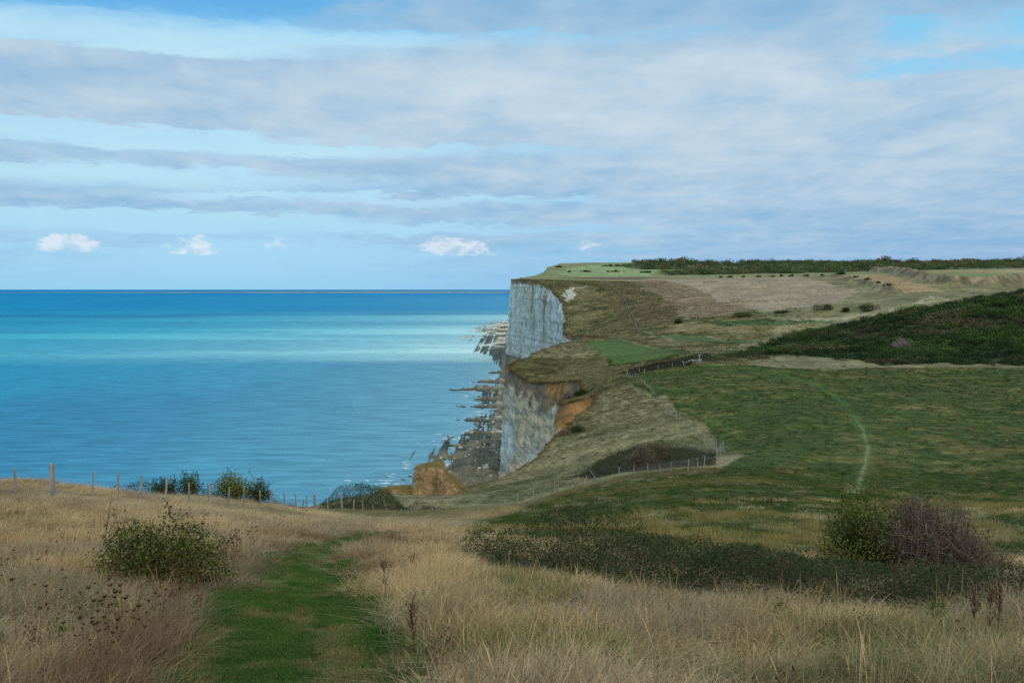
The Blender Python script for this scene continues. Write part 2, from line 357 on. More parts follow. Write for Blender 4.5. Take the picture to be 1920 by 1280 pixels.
ZONES={'track': [(-3.0, 4.0), (-3.5, 9.16), (-4.2299999999999995, 12.85), (-5.27, 18.24), (-6.12, 23.11), (-6.77, 29.55), (-6.69, 34.92), (-6.04, 40.56), (-3.89, 42.94),
    (-3.46, 40.64), (-4.63, 36.27), (-4.63, 29.76), (-3.83, 24.27), (-2.73, 18.91), (-1.7799999999999998, 14.92), (-1.36, 12.1), (-0.8200000000000001, 9.24), (-0.6,
    4.0)], 'pasture': [(-5.5, 58), (-4.28, 61.84), (-2.55, 79.86), (0.0, 85.67), (4.65, 109.28), (8.33, 112.06), (13.97, 109.63), (22.04, 112.28), (30.22, 131.04),
    (35.42, 178.4), (33.36, 200.2), (36.55, 246.97), (35.26, 303.5), (38.7, 305.46), (57.0, 308.62), (80.94, 313.03), (116.39, 324.31), (163.78, 323.27), (260, 318),
    (140, 60), (60, 42), (17, 29), (13, 26.5), (10.6, 25), (8.8, 25.6), (6.6, 27), (4.4, 29.4), (2.2, 31.6), (0.4, 34.5), (-2.2, 40), (-4.6, 48)], 'strip_a': [(32.88,
    458.72), (48.64, 512.82), (62.62, 448.23), (72.21, 408.76), (51.73, 350.22), (35.64, 355.5), (37.32, 421.12)], 'strip_b': [(76.26, 610.84), (85.67, 542.03), (104.12,
    520.0), (112.79, 450.55), (104.93, 452.43), (77.92, 492.88)], 'strip_c': [(119.14, 646.54), (143.65, 620.14), (166.08, 606.68), (190.37, 602.7), (170.54, 568.21),
    (123.35, 600.62)], 'ploughed': [(56.1, 1186.65), (139.72, 1208.99), (200.64, 1157.45), (105.23, 1112.8)], 'farfield': [(72.04, 1613.74), (102.86, 1958.99), (168.24,
    2289.08), (330, 2600), (430, 2100), (265.69, 1873.89), (170.21, 1270.73), (122.75, 1229.92), (76.84, 1218.93)], 'heath': [(90.18, 1009.55), (111.12, 1031.66),
    (127.12, 895.41), (128.34, 786.93), (102.54, 695.64), (81.01, 654.41), (82.54, 825.43)], 'straw': [(121.49, 1075.57), (224.31, 1094.9), (294.5, 1038.24), (278.57,
    828.03), (225.69, 715.16), (174.29, 675.98), (139.44, 679.34), (108.14, 673.42), (129.48, 879.35)], 'stubble_a': [(329.41, 1045.25), (391.74, 1096.87), (347.27,
    820.72), (308.19, 792.23), (317.99, 876.94)], 'stubble_b': [(540.67, 1391.31), (717.98, 1424.3), (490.26, 972.02), (447.59, 979.29), (900, 1300), (800, 900)],
    'gorse': [(58, 322), (66, 338), (70.12, 345.25), (111.67, 441.39), (133.82, 462), (162.57, 468), (187.91, 470), (207.61, 470), (237.46, 470.55), (330, 470), (330,
    345), (171.52, 338.62), (120.82, 336.71), (124.09, 356.4), (105.44, 384.5), (88.24, 380.24)], 'hedge': [(36.33, 335.68), (40.24, 338.9), (52.12, 340.66), (72.95,
    400.96), (79.68, 397.58), (57.62, 311.99), (48.46, 306.08), (37.27, 306.94)], 'wood': [(215, 2150), (250, 1950), (330, 1900), (238, 1660), (215, 1430), (300, 1400),
    (420, 1380), (560, 1500), (900, 1560), (1300, 1650), (1300, 2400), (330, 2560)], 'scar': [(47.74, 872.72), (50.96, 914.45), (57.83, 940.38), (66.84, 963.65), (61.97,
    921.01), (53.27, 880.79)], 'band_a': [(94.17, 662.3), (120.44, 618.22), (146.09, 566.13), (169.09, 553.68), (151.78, 533.67), (120.99, 546.86), (88.19, 577.27)],
    'band_b': [(166.62, 620.65), (196.44, 622.08), (239.39, 632.07), (282.12, 654.31), (273.32, 618.7), (237.13, 609.05), (202.66, 601.56), (169.88, 597.54)]}
LINES={'footpath': [(58.27, 308.45, 48.77), (67.26, 303.45, 48.5), (75.92, 293.53, 47.72), (79.36, 268.31, 47.1), (73.39, 227.62, 47.5), (66.06, 195.14, 47.88), (57.95,
    166.32, 48.35), (50.33, 142.16, 49.51), (43.85, 124.9, 50.24), (38.92, 112.45, 50.61), (28.96, 85.19, 54.65)], 'fence_far': [(93.7, 1001.79, 77.79), (94.8, 949.32,
    72.02), (98.58, 919.13, 66.7), (97.25, 847.87, 55.97), (86.31, 718.99, 48.95), (81.21, 653.26, 44.86)], 'fence_edge': [(-26.56, 49.0), (-22.74, 46.0), (-19.65, 43.0),
    (-19.63, 47.0), (-19.69, 50.0), (-19.58, 53.0), (-19.35, 56.0), (-18.97, 59.0), (-18.65, 62.0), (-18.38, 65.0), (-18.18, 68.0), (-17.81, 71.0), (-17.58, 73.5),
    (-17.17, 76.0), (-16.79, 78.0), (-16.33, 80.0), (-16.04, 82.0), (-15.77, 86.0), (-15.55, 92.0), (-15.15, 96.0), (-14.61, 98.5), (-13.96, 101.0), (-13.04, 104.0),
    (-11.83, 107.0), (-10.64, 110.0), (-9.09, 114.0), (-7.78, 118.0), (-6.48, 122.0), (-5.22, 126.0), (-3.27, 128.0), (-0.82, 128.0), (0.67, 127.0), (2.68, 126.0), (5.29,
    124.5), (8.17, 123.0)], 'fence_field': [(12.53, 118.0), (14.1, 117.0), (15.51, 115.0), (16.82, 114.0), (18.19, 115.0), (20.32, 116.0), (21.8, 118.0), (23.12, 121.0),
    (25.82, 127.0), (27.6, 133.0), (29.22, 139.0)], 'fence_slope': [(29.44, 140.24), (31.73, 164.07), (31.64, 177.31), (31.9, 200.28), (35.42, 239.29), (35.63, 259.36),
    (36.71, 289.59), (35.41, 310.52)], 'fence_hedge': [(35.14, 308.11), (38.95, 308.75), (39.75, 303.61), (44.18, 305.47), (48.79, 307.18), (52.49, 308.94), (56.07,
    312.53)], 'bank_a': [(435.1, 1218.3), (403.6, 1052.8), (385.9, 941.6), (383.8, 879.9), (408.5, 873.4), (470.1, 932.0)], 'bank_b': [(317.6, 1007.6), (316.8, 927.6),
    (304.1, 838.6), (295.9, 781.9)]}

# ------------------------------------------------------------------ terrain
_P = np.array(CP); _A = np.c_[_P[:, 0] / (_P[:, 1] + 30), np.log(_P[:, 1] + 30)]
def _fit():
    n = len(_A); r = np.linalg.norm(_A[:, None] - _A[None], axis=2)
    K = r ** 2 * np.log(r + 1e-9) + np.eye(n) * 2e-4
    Q = np.c_[np.ones(n), _A]; M = np.block([[K, Q], [Q.T, np.zeros((3, 3))]])
    return np.linalg.solve(M, np.r_[_P[:, 2], 0, 0, 0])
_S = _fit()
_CY = np.array([c[0] for c in COAST], float); _CX = np.array([c[1] for c in COAST], float)
def coast(y):
    y = np.asarray(y, float)
    a = 0.8 + 1.6 * sm(300, 900, y) * 1.0
    return np.interp(y, _CY, _CX) + a * (fbm(y / 11, y * 0, 3, 4, 0.55) - 0.5) * 2.0 * sm(140, 175, y)
def base_h(x, y):
    x = np.asarray(x, float); y = np.asarray(y, float)
    a = x / (y + 30); b = np.log(y + 30); out = _S[-3] + _S[-2] * a + _S[-1] * b
    for i in range(len(_A)):
        r2 = (a - _A[i, 0]) ** 2 + (b - _A[i, 1]) ** 2
        out += _S[i] * 0.5 * r2 * np.log(r2 + 1e-12)
    return out
def height(x, y):
    x = np.asarray(x, float); y = np.asarray(y, float)
    z = base_h(x, y)
    z = z + 0.16 * (fbm(x / 2.2, y / 2.2, 1) - 0.5) * sm(260, 60, y)
    z = z + 0.9 * (fbm(x / 24, y / 24, 5) - 0.5) * sm(40, 130, y)
    slope = sm(440, 520, y) * sm(1040, 900, y) * (0.45 + 0.55 * sm(420, 220, x))
    z = z + 2.6 * slope * (ridge((x + 0.35 * y) / 90, (y - 0.5 * x) / 22, 9, 3) - 0.6)
    rough = sm(150, 185, y) * sm(450, 400, y) * sm(60, 30, x - 0.04 * y)
    z = z + 0.8 * rough * (ridge((x + 0.2 * y) / 22, (y - 0.8 * x) / 7, 12, 3) - 0.6)
    z = z + 4.0 * (fbm(x / 160, y / 160, 8) - 0.5) * sm(1300, 1800, y)
    m = (y > 700) & (y < 1300) & (x > 200)
    if np.any(m):
        zz = np.zeros(np.shape(z))
        d = pdist(x, y, LINES['bank_a']); zz = zz + 8.0 * np.exp(-(d / 7) ** 2) * (0.8 + 0.4 * fbm(x / 9, y / 9, 4))
        d = pdist(x, y, LINES['bank_b']); zz = zz + 4.0 * np.exp(-(d / 5) ** 2) * (0.6 + 0.8 * fbm(x / 7, y / 7, 4))
        z = z + np.where(m, zz, 0)
    return z
def gz(x, y): return float(height(np.array([x]), np.array([y]))[0])

def A(r, g, b, k=1.25): return np.array(lin(r, g, b, k))
BRAMBLE = [(-2.2, 30.5), (-0.6, 30.2), (0.6, 29.6), (1.9, 29.4), (4.0, 27), (5.7, 25.2), (6.9, 24.2), (8.8, 23.6), (10.4, 20), (9.6, 16.2), (8.0, 14.6), (6.1, 14.2), (4.6, 15), (3.2, 16.2), (2.0, 18.2), (0.5, 22), (-1.5, 27)]
RIDGE_B = [(-33, 74), (-22, 79.5), (-15.5, 82), (-15.2, 86), (-21, 86), (-33, 81)]
EDGE_T = [(-22.5, 116), (-15, 110), (-11.5, 114), (-13, 122), (-18, 126), (-23, 122)]
EDGE_B = [(-13, 108), (-5.5, 116), (-5, 128), (-9, 132), (-13, 122)]
VALLEY_T = [(9, 150), (14, 170), (22, 176), (28.5, 162), (28.5, 140), (24.5, 121), (16, 119.5), (11, 130)]
THICKETS = [BRAMBLE, RIDGE_B, EDGE_T, EDGE_B, VALLEY_T]
def zone_colour(x, y):
    """albedo of the ground cover, by what grows there"""
    w = np.clip(y * 0.012, 0.25, 9.0)
    xx = x + (fbm(x / (w * 2.2), y / (w * 2.2), 21) - 0.5) * w * 2.4
    yy = y + (fbm(x / (w * 2.2), y / (w * 2.2), 22) - 0.5) * w * 4.0
    n1 = fbm(x / 14, y / 14, 31); n2 = fbm(x / 3.2, y / 3.2, 33); n3 = fbm(x / 60, y / 90, 35)
    c = lerp(A(112, 96, 62), A(84, 88, 44), sm(0.5, 0.68, n1))
    c = lerp(c, lerp(lerp(A(114, 107, 73), A(136, 125, 90), n2), A(90, 90, 54), sm(0.46, 0.68, 0.6 * n1 + 0.4 * n2)), sm(70, 105, y))
    far = lerp(A(128, 122, 84), A(112, 122, 74), sm(0.4, 0.6, n3))
    c = lerp(c, far, sm(1000, 1080, y))
    def put(name, col):
        nonlocal c
        k = inside(xx, yy, ZONES[name]); c = np.where(k[..., None], col, c)
    put('pasture', lerp(lerp(A(58, 72, 28), A(70, 82, 33), n2), A(116, 106, 60), sm(0.48, 0.72, 0.4 * n1 + 0.6 * n2) * (0.75 + 0.25 * sm(120, 60, y))))
    put('band_a', lerp(A(150, 136, 100), A(128, 118, 80), n2)); put('band_b', lerp(A(156, 142, 112), A(120, 118, 76), sm(0.45, 0.6, n2)))
    put('strip_a', lerp(A(66, 84, 38), A(80, 94, 46), n2)); put('strip_b', A(76, 90, 46) + 0 * c); put('strip_c', A(78, 98, 58) + 0 * c)
    put('straw', lerp(A(132, 116, 92), A(156, 136, 110), fbm(x / 30, y / 8, 41)))
    put('heath', lerp(lerp(A(112, 94, 70), A(122, 108, 76), n1), c, sm(0.45, 0.62, n2) * 0.7))
    put('ploughed', A(106, 84, 68) + 0 * c)
    put('farfield', lerp(A(124, 138, 92), A(140, 152, 104), sm(0.4, 0.6, n3)))
    put('scar', lerp(A(220, 220, 212, 1.08), A(190, 180, 156, 1.08), fbm(x / 2, y / 12, 48)))
    put('stubble_a', lerp(A(142, 118, 82), A(156, 132, 94), n2)); put('stubble_b', lerp(A(150, 128, 90), A(160, 140, 98), n2))
    put('wood', lerp(A(70, 82, 52), A(110, 112, 74), sm(0.55, 0.7, n3)))
    mb = (y > 700) & (y < 1300) & (x > 200)
    if np.any(mb):
        db = np.minimum(pdist(x, y, LINES['bank_a']) / 9, pdist(x, y, LINES['bank_b']) / 6)
        c = np.where(mb[..., None], lerp(c, lerp(A(140, 122, 94), A(100, 92, 66), sm(0.3, 0.7, fbm(x / 4, y / 9, 47))), sm(1.25, 0.85, db)), c)
    put('gorse', lerp(A(40, 54, 28), A(58, 64, 36), n2)); put('hedge', A(62, 60, 42) + 0 * c)
    for q_ in THICKETS: c = np.where(inside(x, y, q_)[..., None], lerp(A(52, 50, 32), A(64, 58, 38), n2), c)
    put('track', lerp(lerp(A(56, 82, 26), A(72, 94, 34), n2), A(112, 98, 66), sm(0.62, 0.76, fbm((x + 0.28 * y) / 0.35, y / 2.6, 44)) * 0.7))
    d = x - coast(y)
    earth = sm(1.6, 0.3, d) * sm(140, 170, y)
    return lerp(c, lerp(A(96, 82, 52), A(120, 84, 48), n2), earth)

ys = np.concatenate([np.exp(np.arange(math.log(8), math.log(190), 0.0085)) - 30, np.arange(160.3, 400, 0.8),
                     np.exp(np.arange(math.log(430.8), math.log(810), 0.0065)) - 30, np.arange(780.6, 1121, 1.5),
                     np.exp(np.arange(math.log(1151), math.log(4800), 0.009)) - 30])
ys = ys[(ys > -22)]
ys = np.unique(ys)
NR, NC = len(ys), 500
cx = coast(ys); rx = 0.62 * (ys + 30) + 42
t = np.linspace(0, 1, NC) ** 1.12
X = cx[:, None] + (rx - cx)[:, None] * t[None]
Y = np.repeat(ys[:, None], NC, 1)
Zg = np.empty_like(X); Cg = np.empty(X.shape + (3,))
for i in range(0, NR, 100):
    Zg[i:i + 100] = height(X[i:i + 100], Y[i:i + 100]); Cg[i:i + 100] = zone_colour(X[i:i + 100], Y[i:i + 100])
top_z = Zg[:, 0].copy()
link('ground', mesh_np('ground', np.stack([X, Y, Zg], -1).reshape(-1, 3), grid_faces(NR, NC), M_ground, Cg.reshape(-1, 3), True), kind='structure')

# ------------------------------------------------------------------ cliffs
def build_cliff(name, y0, y1, MV, amp, fl):
    k = np.where((ys >= y0) & (ys <= y1))[0]
    yy, xx, zt = ys[k], cx[k], top_z[k]
    P = np.c_[xx, yy]
    T = np.gradient(P, axis=0); w = 5
    for q_ in range(2):
        T = np.c_[np.convolve(np.pad(T[:, 0], w, 'edge'), np.ones(2 * w + 1) / (2 * w + 1), 'valid'), np.convolve(np.pad(T[:, 1], w, 'edge'), np.ones(2 * w + 1) / (2 * w + 1), 'valid')]
    T /= np.linalg.norm(T, axis=1)[:, None]
    Nn = np.c_[-T[:, 1], T[:, 0]]
    s = np.r_[0, np.cumsum(np.linalg.norm(np.diff(P, axis=0), axis=1))]
    tv = np.linspace(0, 1, MV) ** 1.1
    S_ = np.repeat(s[:, None], MV, 1); TV = np.repeat(tv[None], len(k), 0)
    Ztop = zt[:, None]; Z_ = Ztop + (-1.5 - Ztop) * TV
    dep = Ztop - Z_
    hold = sm(0.0, 0.10, TV)
    nearf = ((yy > 170) & (yy < 450))[:, None] * np.ones_like(S_)
    flutes = (ridge(S_ / fl + 0.35 * nearf * Z_ / fl, Z_ / (fl * 9), 51, 3) - 0.55) * amp * (1.6 - 0.9 * nearf)
    blocks = (fbm(S_ / (fl * 0.5), Z_ / (fl * 0.7), 52, 5, 0.6) - 0.5) * amp * 1.5 + (np.round(4 * fbm(S_ / (fl * 0.8), Z_ / (fl * 1.6), 55, 3)) / 4 - 0.5) * amp * 1.2
    ledge = (vn(Z_ * 0 + 3, Z_ / (0.06 * 40), 53) - 0.5) * amp * 0.35
    off = 0.05 * dep + hold * (flutes + blocks + ledge)
    near = sm(170, 200, yy)[:, None] * sm(420, 395, yy)[:, None]
    clay_h = np.interp(yy, [0, 170, 215, 285, 296, 345, 365, 381, 400, 500, 800, 900, 1000, 1110, 1200, 9000], [3, 5, 8, 11, 8, 8, 8, 5, 5, 5, 4, 1.5, 5, 5, 4, 4])[:, None]
    clay_h = clay_h * (0.75 + 0.5 * fbm(S_ / 9, S_ * 0, 57))
    off = off + hold * near * 0.22 * np.minimum(dep, clay_h)          # the clay cap weathers back to a slope
    off = off + sm(0.86, 1.0, TV) * 2.0 * fbm(S_ / 6, Z_ / 3, 58)     # rubble at the foot
    Xc = xx[:, None] + Nn[:, :1] * off; Yc = yy[:, None] + Nn[:, 1:] * off
    # colour of the beds: white chalk, ochre clay cap, rust and soil washed down in streaks, flint lines
    white = lerp(A(226, 224, 214, 1.08), A(204, 202, 190, 1.08), fbm(S_ / 14, Z_ / 9, 61))
    tan = lerp(A(184, 164, 130, 1.1), A(202, 186, 156, 1.1), fbm(S_ / 3, Z_ / 3, 62))
    streak = fbm(S_ / (fl * 0.34), Z_ / 60 + 0.02 * S_, 63, 4, 0.6)
    reach = sm(1.05, 0.05, TV)
    isnear = (yy < 450)[:, None] * np.ones_like(S_)
    wash_n = sm(0.12, 0.44, fbm(S_ / 12, Z_ / 16, 64) + 0.30 * sm(345, 330, yy)[:, None] + 0.30 * sm(0.75, 0.2, TV) - 0.34 * sm(368, 379, yy)[:, None])
    wash_f = sm(0.50, 0.66, streak + 0.10 * reach + 0.12 * (fbm(S_ / 40, S_ * 0, 65) - 0.5))
    c = lerp(white, tan, np.where(isnear > 0, wash_n * 0.95, wash_f * 0.62))
    c = lerp(c, A(146, 118, 84), sm(0.60, 0.74, streak) * reach * (0.8 - 0.6 * nearf))
    flint = sm(0.80, 0.93, vn(S_ / 2.5, Z_ / 0.55, 66)) * sm(0.3, 0.6, vn(S_ * 0, Z_ / 2.2, 67))
    c = lerp(c, A(92, 90, 84), flint * 0.55)
    farf = 1 - nearf
    bed = sm(0.66, 0.80, vn(S_ * 0.004, Z_ / 2.6, 74)) * sm(0.3, 0.55, fbm(S_ / 25, Z_ / 3, 75))
    c = lerp(c, A(120, 116, 106), bed * (0.30 * farf + 0.12 * nearf))
    crack = sm(0.88, 0.97, ridge((S_ + 0.3 * Z_ * nearf) / (3.0 + 4.5 * farf), Z_ / (7 + 16 * farf), 76, 2))
    c = lerp(c, A(86, 86, 80), crack * 0.55)
    spot = sm(0.80, 0.88, fbm(S_ / 1.9, Z_ / 1.9, 68, 3)) * sm(0.35, 0.8, TV)
    c = lerp(c, A(56, 60, 44), spot * 0.9)
    cl = sm(1.15, 0.85, dep / clay_h + (fbm(S_ / 3.2, Z_ / 9, 69, 4, 0.6) - 0.5) * 1.5)
    clay = lerp(A(172, 126, 78), A(122, 88, 56), sm(0.2, 0.8, fbm(S_ / 1.6, Z_ / 6, 70, 5, 0.6)))
    clay = lerp(clay, A(112, 98, 78), sm(0.42, 0.6, fbm(S_ / 9, Z_ / 14, 71) + 0.25 * near * sm(352, 362, yy)[:, None] - 0.15 * sm(340, 300, yy)[:, None]))
    c = lerp(c, clay, cl)
    c = lerp(c, A(84, 78, 46), sm(0.9, 0.3, dep) * 0.9)
    weed = sm(3.0, 0.5, Z_ + 2.0 * fbm(S_ / 3, Z_, 72))
    c = lerp(c, A(110, 108, 92), weed * 0.7)
    v = np.stack([Xc, Yc, Z_], -1)
    return link(name, mesh_np(name, v.reshape(-1, 3), grid_faces(len(k), MV)[:, ::-1], M_chalk, c.reshape(-1, 3), False), kind='structure')
build_cliff('cliff', -22, 162, 30, 1.0, 8)
build_cliff('cliff', 160, 520, 90, 0.9, 5)
build_cliff('cliff', 515, 1125, 100, 2.6, 13)
build_cliff('cliff', 1119, 4700, 30, 4.0, 30)

# ------------------------------------------------------------------ shore platform
_HY = [250, 330, 381, 1100, 1180, 1300, 1600, 2000, 2600]; _HX = [4, 1, -1, -2, 4, 25, 45, 68, 110]     # line of the headlands' feet
def shore_h(x, y):
    d = np.interp(y, _HY, _HX) - x
    wide = np.interp(y, [300, 385, 410, 440, 470, 520, 560, 600, 640, 700, 740, 800, 900, 1000, 1100, 1180, 1300, 1380, 1500, 1600, 1800, 2200, 2600], [28, 28, 25, 28, 24, 15, 17, 12, 16, 20, 15, 12, 10, 13, 20, 46, 56, 70, 92, 80, 110, 100, 60])
    f = np.clip(y / 400, 1, 4)
    z = 1.35 * (1 - (np.maximum(d, 0) / wide) ** 1.2)
    z = np.where(d < 0, 1.7, np.maximum(z, -1.7))
    L = ridge((x + 0.15 * y) / (70 * f), y / (15 * f), 81, 2)
    ledge = (L - 0.60) * 1.6 * sm(1000, 800, y) * sm(0, 10, d) * sm(75 + 60 * sm(1100, 1300, y), 30, d)
    for y0_, w_, rc, hh_ in ((432, 7, 36, .5), (500, 4, 30, .5), (548, 5, 38, .9), (617, 6, 44, 1.5), (656, 4, 30, 1.0), (722, 8, 58, 1.9), (780, 7, 38, 1.7), (868, 7, 26, .9)):
        z = z + (hh_ + 1.1) * np.exp(-((y - y0_ + 11 * (fbm(x / 10, y / 40, 83) - 0.5) * 2) / w_) ** 2) * sm(rc, rc * 0.55, d) * sm(-1, 3, d) * (0.1 + 1.6 * fbm(x / 5, y / 9, 87))
    z = z + ledge + (fbm(x / 2.2, y / 2.2 / f, 82, 4, 0.66) - 0.5) * 3.4
    return z - 2.0 * sm(60 + 60 * sm(1100, 1300, y), 110 + 60 * sm(1100, 1300, y), d)
yS = np.exp(np.arange(math.log(250), math.log(2600), 0.0032))
NS = 210; tS = np.linspace(0, 1, NS)
cS = np.interp(yS, _CY, _CX); hS = np.interp(yS, _HY, _HX)
XS = (hS - 75 - 85 * sm(1050, 1250, yS))[:, None] * (1 - tS[None]) + (np.maximum(cS, hS) + 7)[:, None] * tS[None]; YS = np.repeat(yS[:, None], NS, 1)
ZS = shore_h(XS, YS)
cs = lerp(lerp(A(84, 80, 60), A(122, 113, 88), fbm(XS / 3, YS / 5, 84)), A(160, 154, 134), sm(1.5, 2.6, ZS) * sm(0.5, 0.68, fbm(XS / 7, YS / 10, 85)))
cs = lerp(cs, A(56, 56, 42), sm(1.3, 0.2, ZS) * sm(0.34, 0.52, fbm(XS / 16, YS / 26, 86) + 0.10 * sm(480, 560, YS)))
cs = lerp(cs, A(206, 194, 164), sm(1150, 1300, YS) * sm(0.56, 0.40, fbm(XS / 16, YS / 46, 86)))  # sunlit stretch past the far headland, painted as paler rock
link('shore', mesh_np('shore', np.stack([XS, YS, ZS], -1).reshape(-1, 3), grid_faces(len(yS), NS), M_shore, cs.reshape(-1, 3), False), kind='structure')

# ------------------------------------------------------------------ sea
ye = np.concatenate([[-400, -250, -120, 0, 60], np.exp(np.linspace(math.log(110), math.log(70000), 420))])
te = np.linspace(0, 1, 260)
c_l = -1.1 * np.maximum(ye, 0) - 500
c_r = np.interp(ye, _CY, _CX) + 40
c_r = np.where(ye > 5000, 0.12 * ye, c_r)
XE = c_l[:, None] + (c_r - c_l)[:, None] * (1 - (1 - te) ** 1.6)[None]; YE = np.repeat(ye[:, None], 260, 1)
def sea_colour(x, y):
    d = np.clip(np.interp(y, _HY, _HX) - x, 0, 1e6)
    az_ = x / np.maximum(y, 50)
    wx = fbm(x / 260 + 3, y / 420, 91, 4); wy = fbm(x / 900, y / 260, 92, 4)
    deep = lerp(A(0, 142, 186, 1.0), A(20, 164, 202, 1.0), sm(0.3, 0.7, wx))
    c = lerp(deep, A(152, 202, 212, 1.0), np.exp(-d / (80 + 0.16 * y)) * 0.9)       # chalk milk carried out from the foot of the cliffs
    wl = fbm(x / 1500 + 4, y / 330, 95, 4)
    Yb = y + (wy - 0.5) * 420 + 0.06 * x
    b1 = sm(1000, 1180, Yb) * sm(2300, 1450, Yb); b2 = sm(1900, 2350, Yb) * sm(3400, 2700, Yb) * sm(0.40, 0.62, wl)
    sunlit_band = (b1 * (0.48 + 0.52 * sm(0.34, 0.60, fbm(x / 700 + 9, y / 170, 94, 4))) + 0.55 * b2) * (0.38 + 0.62 * np.exp(-d / 900))  # sunlight through cloud gaps, painted into the water colour as turquoise bands
    c = lerp(c, lerp(A(60, 206, 218, 1.15), A(224, 252, 240, 1.45), np.exp(-d / 330)), sunlit_band)
    c = lerp(c, A(0, 156, 208, 1.0), sm(2400, 3600, y) * (1 - sunlit_band) * 0.6)
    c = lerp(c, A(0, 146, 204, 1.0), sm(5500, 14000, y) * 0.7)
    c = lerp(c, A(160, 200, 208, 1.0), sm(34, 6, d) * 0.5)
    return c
m, n, b, out = new_mat('sea_water')
ca = attr_node(n).outputs['Color']
pp = pos_node(n)
sw = noise(n, scaled(n, pp, (0.035, 0.16, 1)), 1.0, 6, 0.62, 0.3)
c_w = mixc(n, sw.step(0.3, 0.7, 0.0, 0.38), ca, (0.0, 0.05, 0.10))
n.nodes.remove(b)
b = n.nodes.new('ShaderNodeBsdfDiffuse'); n.links.new(c_w, b.inputs['Color'])
gl = n.nodes.new('ShaderNodeBsdfGlossy'); gl.inputs['Roughness'].default_value = 0.35
mxs = n.nodes.new('ShaderNodeMixShader'); mxs.inputs[0].default_value = 0.05
n.links.new(b.outputs[0], mxs.inputs[1]); n.links.new(gl.outputs[0], mxs.inputs[2]); n.links.new(mxs.outputs[0], out.inputs[0])
bn = n.nodes.new('ShaderNodeBump'); bn.inputs['Strength'].default_value = 1.0; bn.inputs['Distance'].default_value = 1.4
hh = noise(n, scaled(n, pp, (0.10, 0.32, 1)), 1.0, 7, 0.62, 0.4)
n.links.new(hh.s, bn.inputs['Height']); n.links.new(bn.outputs[0], b.inputs['Normal']); n.links.new(bn.outputs[0], gl.inputs['Normal'])
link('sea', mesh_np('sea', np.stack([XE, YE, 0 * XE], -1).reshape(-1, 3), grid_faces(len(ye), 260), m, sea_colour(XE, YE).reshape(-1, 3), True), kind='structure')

# ------------------------------------------------------------------ plant builders
def pick_cols(N, cols, r, jit=0.18):
    """cols: list of (weight, rgb albedo)"""
    w = np.array([c[0] for c in cols], float); w /= w.sum()
    k = r.choice(len(cols), N, p=w)
    c = np.array([np.asarray(q[1]) for q in cols])[k]
    return c * (1 + jit * r.standard_normal(N))[:, None].clip(0.4, 1.8)
def leaves(P, nrm, size, cols, r, aspect=0.55):
    """one folded leaf quad per point"""
    N = len(P)
    d = r.standard_normal((N, 3)); d -= (d * nrm).sum(1)[:, None] * nrm * 0.6
    d /= np.linalg.norm(d, axis=1)[:, None] + 1e-9
    s = np.cross(nrm, d); s /= np.linalg.norm(s, axis=1)[:, None] + 1e-9
    l = (size * r.uniform(0.6, 1.35, N))[:, None]
    up = np.cross(d, s)
    v = np.stack([P - d * l * 0.5, P + s * l * aspect * 0.5 + up * l * 0.10, P + d * l * 0.5, P - s * l * aspect * 0.5 + up * l * 0.10], 1).reshape(-1, 3)
    return v, np.arange(4 * N).reshape(-1, 4), np.repeat(cols, 4, 0)
def sticks(A_, B_, r0, r1, cols, r, bend=0.12, sag=None):
    """thin tapering three-sided stems from A_ to B_ with one bend"""
    A_ = np.asarray(A_, float); B_ = np.asarray(B_, float); N = len(A_)
    d = B_ - A_; L = np.linalg.norm(d, axis=1)[:, None]
    M_ = (A_ + B_) / 2 + r.standard_normal((N, 3)) * L * bend
    if sag is not None: M_[:, 2] += sag * L[:, 0]
    dn = d / (L + 1e-9)
    a = np.cross(dn, np.array([0.31, 0.17, 0.93])); a /= np.linalg.norm(a, axis=1)[:, None] + 1e-9
    b_ = np.cross(dn, a)
    rr0 = np.broadcast_to(np.asarray(r0, float), (N,)); rr1 = np.broadcast_to(np.asarray(r1, float), (N,))
    rings = []
    for Q, rad in ((A_, rr0), (M_, (rr0 + rr1) / 2), (B_, rr1)):
        for k in range(3):
            t_ = 2.0944 * k
            rings.append(Q + (a * math.cos(t_) + b_ * math.sin(t_)) * rad[:, None])
    v = np.stack(rings, 1)                               # N,9,3
    f = []
    for lv in range(2):
        for k in range(3):
            k2 = (k + 1) % 3
            f.append([lv * 3 + k, lv * 3 + k2, lv * 3 + 3 + k2, lv * 3 + 3 + k])
    f = np.array(f)
    F_ = (np.arange(N)[:, None, None] * 9 + f[None]).reshape(-1, 4)
    return v.reshape(-1, 3), F_, np.repeat(cols, 9, 0)
def merge(*parts):
    V_, F_, C_ = [], [], []; k = 0
    for v, f, c in parts:
        V_.append(v); F_.append(f + k); C_.append(c); k += len(v)
    return np.concatenate(V_), np.concatenate(F_), np.concatenate(C_)
def lobe_points(lobes, N, r, shell=0.35):
    L = np.array(lobes, float); w = (L[:, 3] * L[:, 4] + L[:, 4] * L[:, 5] + L[:, 3] * L[:, 5]); w /= w.sum()
    k = r.choice(len(L), N, p=w); d = r.standard_normal((N, 3)); d /= np.linalg.norm(d, axis=1)[:, None]
    rad = 1 - shell * r.random(N) ** 1.6 + 0.10 * r.standard_normal(N)
    P = L[k, :3] + d * L[k, 3:6] * rad[:, None]
    nr = d / L[k, 3:6]; nr /= np.linalg.norm(nr, axis=1)[:, None]
    nr = nr + 0.7 * r.standard_normal((N, 3)); nr /= np.linalg.norm(nr, axis=1)[:, None]
    return P, nr
